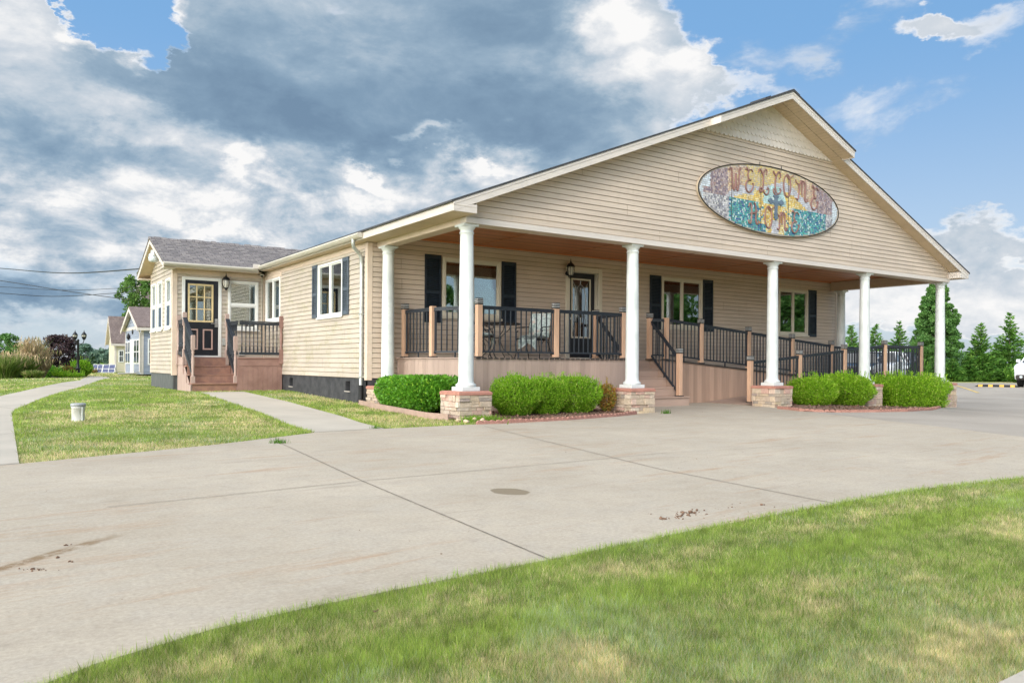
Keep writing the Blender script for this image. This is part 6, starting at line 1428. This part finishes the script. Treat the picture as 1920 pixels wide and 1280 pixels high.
# ================================================================ VEHICLES, WHEEL STOP
A=at(1828,724.5); DA=(A[0]-CX)*math.sin(YAW)+(A[1]-CY)*math.cos(YAW); B=dep(1912,731,DA-1.2); dv=Vector((B[0]-A[0],B[1]-A[1],0)); Lw=dv.length; dv.normalize(); away=Vector((-dv.y,dv.x,0)); away=away if away.y*math.cos(YAW)+away.x*math.sin(YAW)>0 else -away
za_=float(gz(*A)); t=thing('wheel_stop','black rubber wheel stop with yellow orange stripes left of the white car','wheel stop',((A[0]+B[0])/2,(A[1]+B[1])/2,za_)); o=t.location
prof=[(-.075,0),(.075,0),(.045,.10),(-.045,.10)]
def seg(s0,s1,e,inset=0):
    vs=[]
    for s in (s0,s1):
        k=min(1,(s*Lw+.02)/.18,((1-s)*Lw+.02)/.18)
        for a,b in prof: vs.append((A[0]+dv.x*s*Lw+away.x*(a*(1+e)),A[1]+dv.y*s*Lw+away.y*(a*(1+e)),za_+b*k*(1+e)+.002))
    return vs,[(0,1,2,3),(7,6,5,4),(0,4,5,1),(1,5,6,2),(2,6,7,3),(3,7,4,0)]
mb=MB()
for i in range(20): mb.add(*seg(i/20,(i+1)/20,0))
mb.build('rubber_bar',M['rubber'],t)
for s in (.08,.31,.56,.80): mb=MB(); mb.add(*seg(s,s+.10,.05)); mb.build('reflector_stripe',pm('orange yellow reflector',(.66,.36,.05),.5),t)
def car(label,loc,rz,paint,group=None,nm='parked_car'):
    t=thing(nm,label,'car',loc,group,rz); 
    def B(name,mat,fn,par=None,bevel=0,seg_=2):
        mb=MB(); fn(mb); o=mb.build(name,mat,None,bevel=bevel,seg=seg_); o.parent=par or t; return o
    def arch(cx,r=.40,n=9): return [(cx+r*math.cos(a),.34+r*math.sin(a)) for a in np.linspace(math.pi,0,n)]
    W=.93
    def body(mb):
        pr=[(-2.30,.40)]+[(-1.80,.30)]+arch(-1.40)+[(-.9,.28),(.95,.28)]+arch(1.42)+[(1.90,.32),(2.22,.34),(2.34,.52),(2.36,.80),(2.26,.98),(1.9,1.06),(1.05,1.13),(-2.20,1.13),(-2.34,.95)]
        mb.prism(pr,1,-W,W)
    B('body',paint,body,bevel=.07,seg_=3)
    def cab(mb):
        lo=[(1.12,1.12),(-2.22,1.12)]; hi=[(.35,1.62),(-1.95,1.60)]
        a,b=.86,.66; vs=[(lo[0][0],-a,lo[0][1]),(lo[0][0],a,lo[0][1]),(lo[1][0],a,lo[1][1]),(lo[1][0],-a,lo[1][1]),(hi[0][0],-b,hi[0][1]),(hi[0][0],b,hi[0][1]),(hi[1][0],b,hi[1][1]),(hi[1][0],-b,hi[1][1])]
        mb.add(vs,[(0,1,2,3),(7,6,5,4),(0,4,5,1),(1,5,6,2),(2,6,7,3),(3,7,4,0)])
    B('window_glass',M['carglass'],cab,bevel=.03)
    def roof(mb):
        mb.box(-1.98,-.68,1.60,.36,.68,1.67)
        for s in (-1,1):
            mb.bar((1.14,.86*s,1.12),(.33,.67*s,1.62),.07,.06); mb.bar((-.35,.87*s,1.10),(-.42,.68*s,1.62),.10,.05); mb.bar((-2.22,.86*s,1.12),(-1.94,.67*s,1.60),.16,.06); mb.bar((-1.3,.865*s,1.10),(-1.3,.68*s,1.62),.10,.05)
    B('roof',paint,roof,bevel=.03)
    B('bumper',M['capmetal'],lambda mb: mb.prism([(2.20,.33),(2.385,.36),(2.40,.50),(2.37,.56),(2.20,.56)],1,-.86,.86),bevel=.03); B('bumper',M['capmetal'],lambda mb: mb.box(-2.38,-.85,.36,-2.25,.85,.55),bevel=.03)
    def gr(mb):
        mb.prism([(2.30,.74),(2.375,.74),(2.355,.92),(2.30,.92)],1,-.46,.46)
        mb.prism([(2.36,.38),(2.41,.40),(2.40,.49),(2.36,.49)],1,-.50,.50)
    B('grille',M['black'],gr,bevel=.01)
    for s in (-1,1):
        def hl(mb,s=s): mb.prism([(2.05,.86),(2.365,.78),(2.345,.93),(2.10,.985)],1,.50*s,.945*s)
        B('headlight',M['lamp'],hl,bevel=.02); 
        def mi(mb,s=s): mb.box(.78,.93*s,1.12,.95,1.10*s,1.27)
        B('wing_mirror',paint,mi,bevel=.03)
        def fog(mb,s=s): mb.tube([(2.37,.66*s,.46),(2.405,.66*s,.46)],.06,12)
        B('fog_lamp',M['lamp'],fog)
        for cx in (1.42,-1.40):
            def ty(mb,s=s,cx=cx): mb.tube([(cx,s*.72,.34),(cx,s*.74,.34),(cx,s*.92,.34),(cx,s*.94,.34)],[.30,.345,.345,.30],24)
            wl=B('wheel',M['rubber'],ty)
            def rm(mb,s=s,cx=cx):
                mb.tube([(cx,s*.935,.34),(cx,s*.945,.34)],[.22,.20],20); 
                for k in range(5): a=k*1.2566; mb.bar((cx,s*.95,.34),(cx+.2*math.cos(a),s*.95,.34+.2*math.sin(a)),.05,.02,up=(0,1,0))
            B('rim',M['steel'],rm,wl)
    return t
head=-away; rzc=math.atan2(head.y,head.x)
c=Vector((B[0],B[1],0))+dv*.72+away*2.30; car('white sport utility car parked nose toward the drive at the right picture edge',(c.x,c.y,float(gz(c.x,c.y))),rzc,M['carwhite'],nm='parked_car')
for px,py,D,paint,lab in ((1618,700,39,'cardark','charcoal car parked behind the ramp railing, seen left of the fourth column'),(1655,700,40.5,'carwhite','pale car parked behind the ramp landing railing'),(1684,700,43,'cardark','dark car parked behind the right end of the landing railing')):
    p=dep(px,py,D); x,y=float(p[0]),float(p[1]); car(lab,(x,y,float(gz(x,y))),rzc+.1,M[paint],'cars parked behind the ramp')
# ================================================================ SKY, LIGHT, CAMERA
SUN_EL,SUN_AZ=math.radians(50),math.radians(208)   # azimuth clockwise from +Y: behind the viewpoint, a little to the left
EXPO=.75
def world():
    w=bpy.data.worlds.new('World'); SC.world=w; w.use_nodes=True; nt=w.node_tree; bg=nt.nodes['Background']
    tc=N(nt,'TexCoord'); d=tc.outputs['Generated']; nv=N(nt,'VectorMath',operation='NORMALIZE'); L(nt,d,nv.inputs[0]); d=nv.outputs[0]
    def dot(v):
        n=N(nt,'VectorMath',operation='DOT_PRODUCT'); L(nt,d,n.inputs[0]); n.inputs[1].default_value=v; return n.outputs['Value']
    xr=dot((math.cos(YAW),-math.sin(YAW),0)); yf=dot((math.sin(YAW),math.cos(YAW),0)); zz=dot((0,0,1))
    az=mth(nt,'ARCTAN2',xr,yf); el=mth(nt,'ARCSINE',zz)
    cb=N(nt,'CombineXYZ'); L(nt,az,cb.inputs[0]); L(nt,el,cb.inputs[1]); ae=cb.outputs[0]
    st=sc3(nt,d,(1,1,1.9))
    def nz(s,det,ro,dist=0,lac=2.): n=noise(nt,s,det,ro,st,dist); n.inputs['Lacunarity'].default_value=lac; return n
    w1=nz(3.2,4,.55); w2=nz(11,6,.6); w3=nz(38,5,.6)
    def sub(v,k,s):
        a=N(nt,'VectorMath',operation='SUBTRACT'); L(nt,v,a.inputs[0]); a.inputs[1].default_value=(k,)*3
        b=N(nt,'VectorMath',operation='SCALE'); L(nt,a.outputs[0],b.inputs[0]); b.inputs['Scale'].default_value=s; return b.outputs[0]
    def add(a,b): n=N(nt,'VectorMath',operation='ADD'); L(nt,a,n.inputs[0]); L(nt,b,n.inputs[1]); return n.outputs[0]
    wp=add(add(add(ae,sub(w1.outputs['Color'],.5,.12)),sub(w2.outputs['Color'],.5,.09)),sub(w3.outputs['Color'],.5,.035))
    def blob(px,py,sx,sy,rot):
        u,v=(px-960)/F,(HY-py)/F; a=math.atan(u); e=math.atan(v*math.cos(a))
        mp=N(nt,'Mapping',vector_type='TEXTURE'); L(nt,wp,mp.inputs[0]); mp.inputs['Location'].default_value=(a,e,0); mp.inputs['Rotation'].default_value=(0,0,math.radians(rot)); mp.inputs['Scale'].default_value=(sx/F*1.6,sy/F*1.6,1)
        g=N(nt,'TexGradient',gradient_type='SPHERICAL'); L(nt,mp.outputs[0],g.inputs[0]); return sstep(nt,g.outputs['Fac'],0,.75)
    # (px,py,half width,half height,tilt,coverage,brightness)
    BL=[(690,200,400,100,-8,.4,-.36),(1000,40,240,60,0,.5,-.32),(380,190,200,45,-12,.3,-.14),(110,290,200,40,0,.3,-.14),(560,260,200,40,-6,.3,-.16),(1010,215,170,60,0,.4,-.16),(480,75,180,45,-8,.4,.16),(200,150,160,36,-14,.3,.05),
        (250,225,150,26,-10,.3,.14),(720,80,150,40,0,.3,.05),
        (1165,70,85,85,-30,.9,.36),(1265,150,70,60,-30,.7,.22),(1300,95,40,40,0,.4,.2),(1140,20,70,40,0,.6,.34),(50,40,110,60,-20,.5,.22),(240,82,30,34,-30,.7,.50),(285,50,26,22,0,.5,.4),(150,80,34,22,0,.4,.35),
        (195,45,95,62,-8,-1.9,0),(120,5,80,24,0,-1.2,0),
        (440,318,22,44,-40,.2,.34),(500,355,32,16,-20,.2,.26),(672,336,44,18,-14,-.1,.38),(825,262,44,15,0,.1,.40),(960,292,60,30,0,.2,.36),(770,275,36,10,0,.1,.3),(900,310,50,20,0,.1,.3),
        (245,340,60,26,-8,.2,.22),(620,400,90,22,4,.2,.24),(430,420,120,40,0,.2,.24),(240,400,150,44,0,.1,.14),(60,400,130,40,0,.1,.14),(120,480,170,34,0,.1,.20),(340,455,80,24,0,.2,.22),(960,340,90,40,0,.2,.26),(790,350,120,40,0,.2,.12),
        (150,590,300,40,0,.0,-.22),(120,530,300,24,0,-.1,-.08),(60,640,300,30,0,-.2,-.10),
        (1430,95,110,60,15,.17,-.05),(1560,60,110,40,10,.12,-.04),(1735,50,50,20,-8,.46,.10),(1390,150,80,22,-30,.20,.05),(1480,230,260,26,8,.14,.06),(1880,40,90,40,0,.30,.05),(1620,250,240,20,12,.13,.05),
        (1850,435,150,36,0,.42,-.02),(1910,500,160,60,0,.45,.0),(1720,590,260,50,0,.6,.12),(1620,560,170,50,0,.6,.12),(1900,610,120,30,0,.4,.06)]
    right=sstep(nt,az,.13,.24); C=mth(nt,'SUBTRACT',.84,mth(nt,'MULTIPLY',right,.72)); Bf=mth(nt,'ADD',.60,mth(nt,'MULTIPLY',right,.08))
    low=mth(nt,'SUBTRACT',1.,sstep(nt,el,.02,.18)); C=mth(nt,'SUBTRACT',C,mth(nt,'MULTIPLY',low,.20)); Bf=mth(nt,'ADD',Bf,mth(nt,'MULTIPLY',low,.08))
    for px,py,sx,sy,ro,cv,br in BL:
        g=blob(px,py,sx,sy,ro)
        if cv: C=mth(nt,'MULTIPLY_ADD',g,cv,C)
        if br: Bf=mth(nt,'MULTIPLY_ADD',g,br,Bf)
    n1=nz(4.2,9,.60,.25); n2=nz(7.5,10,.62,.3); n3=nz(2.0,5,.55); n4=nz(22,7,.65,.3)
    dens=mth(nt,'ADD',C,mth(nt,'MULTIPLY',mth(nt,'SUBTRACT',n1.outputs[0],.5),1.35)); dn=sstep(nt,dens,.31,.66)
    rim=mth(nt,'MULTIPLY',mth(nt,'MULTIPLY',dn,mth(nt,'SUBTRACT',1.,dn)),1.3)
    br=mth(nt,'ADD',mth(nt,'ADD',Bf,rim),mth(nt,'ADD',mth(nt,'MULTIPLY',mth(nt,'SUBTRACT',n2.outputs[0],.5),mth(nt,'SUBTRACT',.75,mth(nt,'MULTIPLY',right,.42))),mth(nt,'MULTIPLY',mth(nt,'SUBTRACT',n3.outputs[0],.5),.40)))
    lowb=mth(nt,'SUBTRACT',1.,sstep(nt,el,.12,.34))
    br=mth(nt,'ADD',br,mth(nt,'MULTIPLY',mth(nt,'SUBTRACT',n4.outputs[0],.5),mth(nt,'MULTIPLY',mth(nt,'ADD',.22,mth(nt,'MULTIPLY',lowb,.65)),mth(nt,'SUBTRACT',1.,mth(nt,'MULTIPLY',right,.6)))))
    # lit tops and shaded bases of the heaps: compare the cloud field with itself a little higher up
    up=add(st,(lambda n:n)(sub(w1.outputs['Color'],.5,.0))); mpu=N(nt,'Mapping'); L(nt,st,mpu.inputs[0]); mpu.inputs['Location'].default_value=(0,0,.055)
    n2u=noise(nt,7.5,10,.62,mpu.outputs[0],.3); br=mth(nt,'ADD',br,mth(nt,'MULTIPLY',mth(nt,'SUBTRACT',n2.outputs[0],n2u.outputs[0]),mth(nt,'MULTIPLY',mth(nt,'ADD',.35,mth(nt,'MULTIPLY',lowb,.8)),mth(nt,'SUBTRACT',1.,mth(nt,'MULTIPLY',right,.6)))))
    # unseen sky behind and overhead, brightened and warmed as added fill light
    back=mth(nt,'MAXIMUM',sstep(nt,mth(nt,'MULTIPLY',yf,-1.),-.25,.45),sstep(nt,el,.62,1.1)); br=mth(nt,'ADD',br,mth(nt,'MULTIPLY',back,.26))
    rp=N(nt,'ValToRGB'); e=rp.color_ramp.elements; cols=[(.0,(.18,.28,.405)),(.25,(.23,.345,.475)),(.45,(.31,.43,.555)),(.62,(.45,.55,.65)),(.80,(.66,.71,.77)),(1.,(.96,.955,.95))]
    while len(e)<len(cols): e.new(.5)
    for i,(p,c) in enumerate(cols): e[i].position=p; e[i].color=(*c,1)
    L(nt,br,rp.inputs[0])
    sky=N(nt,'TexSky',sky_type='NISHITA'); sky.sun_disc=False; sky.sun_elevation=SUN_EL; sky.sun_rotation=SUN_AZ; sky.altitude=200; sky.air_density=1.; sky.dust_density=1.6; sky.ozone_density=1.6
    STR=.10; k=1/STR/2**EXPO
    hz=mth(nt,'SUBTRACT',1.,sstep(nt,el,.0,.40))
    blue=mixc(nt,hz,(.205*k,.455*k,.80*k),(.56*k,.67*k,.80*k)); skyc=mixc(nt,.72,sky.outputs[0],blue)
    cl=N(nt,'VectorMath',operation='SCALE'); L(nt,rp.outputs[0],cl.inputs[0]); cl.inputs['Scale'].default_value=k
    bk=mth(nt,'ADD',1.,mth(nt,'MULTIPLY',back,mth(nt,'ADD',2.2,mth(nt,'MULTIPLY',mth(nt,'SUBTRACT',1.,sstep(nt,el,.15,.75)),7.0)))); cl2=N(nt,'VectorMath',operation='SCALE'); L(nt,cl.outputs[0],cl2.inputs[0]); L(nt,bk,cl2.inputs['Scale'])
    warm=mixc(nt,mth(nt,'MULTIPLY',back,.8),(1,1,1),(1.05,1.0,.91)); cl3=mixc(nt,1.,cl2.outputs[0],warm,'MULTIPLY')
    L(nt,mixc(nt,dn,skyc,cl3),bg.inputs[0]); bg.inputs[1].default_value=STR
    w.cycles.sampling_method='MANUAL'; w.cycles.sample_map_resolution=512
world()
sd=bpy.data.lights.new('sun','SUN'); sd.energy=.9; sd.angle=math.radians(18); sd.color=(1,.95,.87); so=bpy.data.objects.new('sun',sd); COL.objects.link(so)
dirv=Vector((math.sin(SUN_AZ)*math.cos(SUN_EL),math.cos(SUN_AZ)*math.cos(SUN_EL),math.sin(SUN_EL))); so.rotation_euler=dirv.to_track_quat('Z','Y').to_euler(); so.location=dirv*60
cd=bpy.data.cameras.new('camera'); cd.sensor_width=36; cd.lens=F/1920*36; cd.shift_y=(HY-640)/1920; cd.clip_start=.05; cd.clip_end=6000
co=bpy.data.objects.new('camera',cd); COL.objects.link(co); co.matrix_world=Matrix.Translation(Vector(CAMP))@Matrix.Rotation(-YAW,4,'Z')@Matrix.Rotation(math.pi/2,4,'X')@Matrix.Rotation(ROLL,4,'Z')
SC.camera=co; SC.cycles.use_guiding=True; SC.cycles.use_denoising=True; SC.cycles.denoising_prefilter='NONE'
vs=SC.view_settings; vs.view_transform='Standard'; vs.look='None'; vs.exposure=EXPO; vs.gamma=1.0; vs.use_curve_mapping=False
SC.render.resolution_x=1024; SC.render.resolution_y=682; SC.cycles.max_bounces=8; SC.cycles.transparent_max_bounces=12; SC.cycles.diffuse_bounces=4; SC.cycles.caustics_reflective=False; SC.cycles.caustics_refractive=False; SC.cycles.sample_clamp_indirect=4.
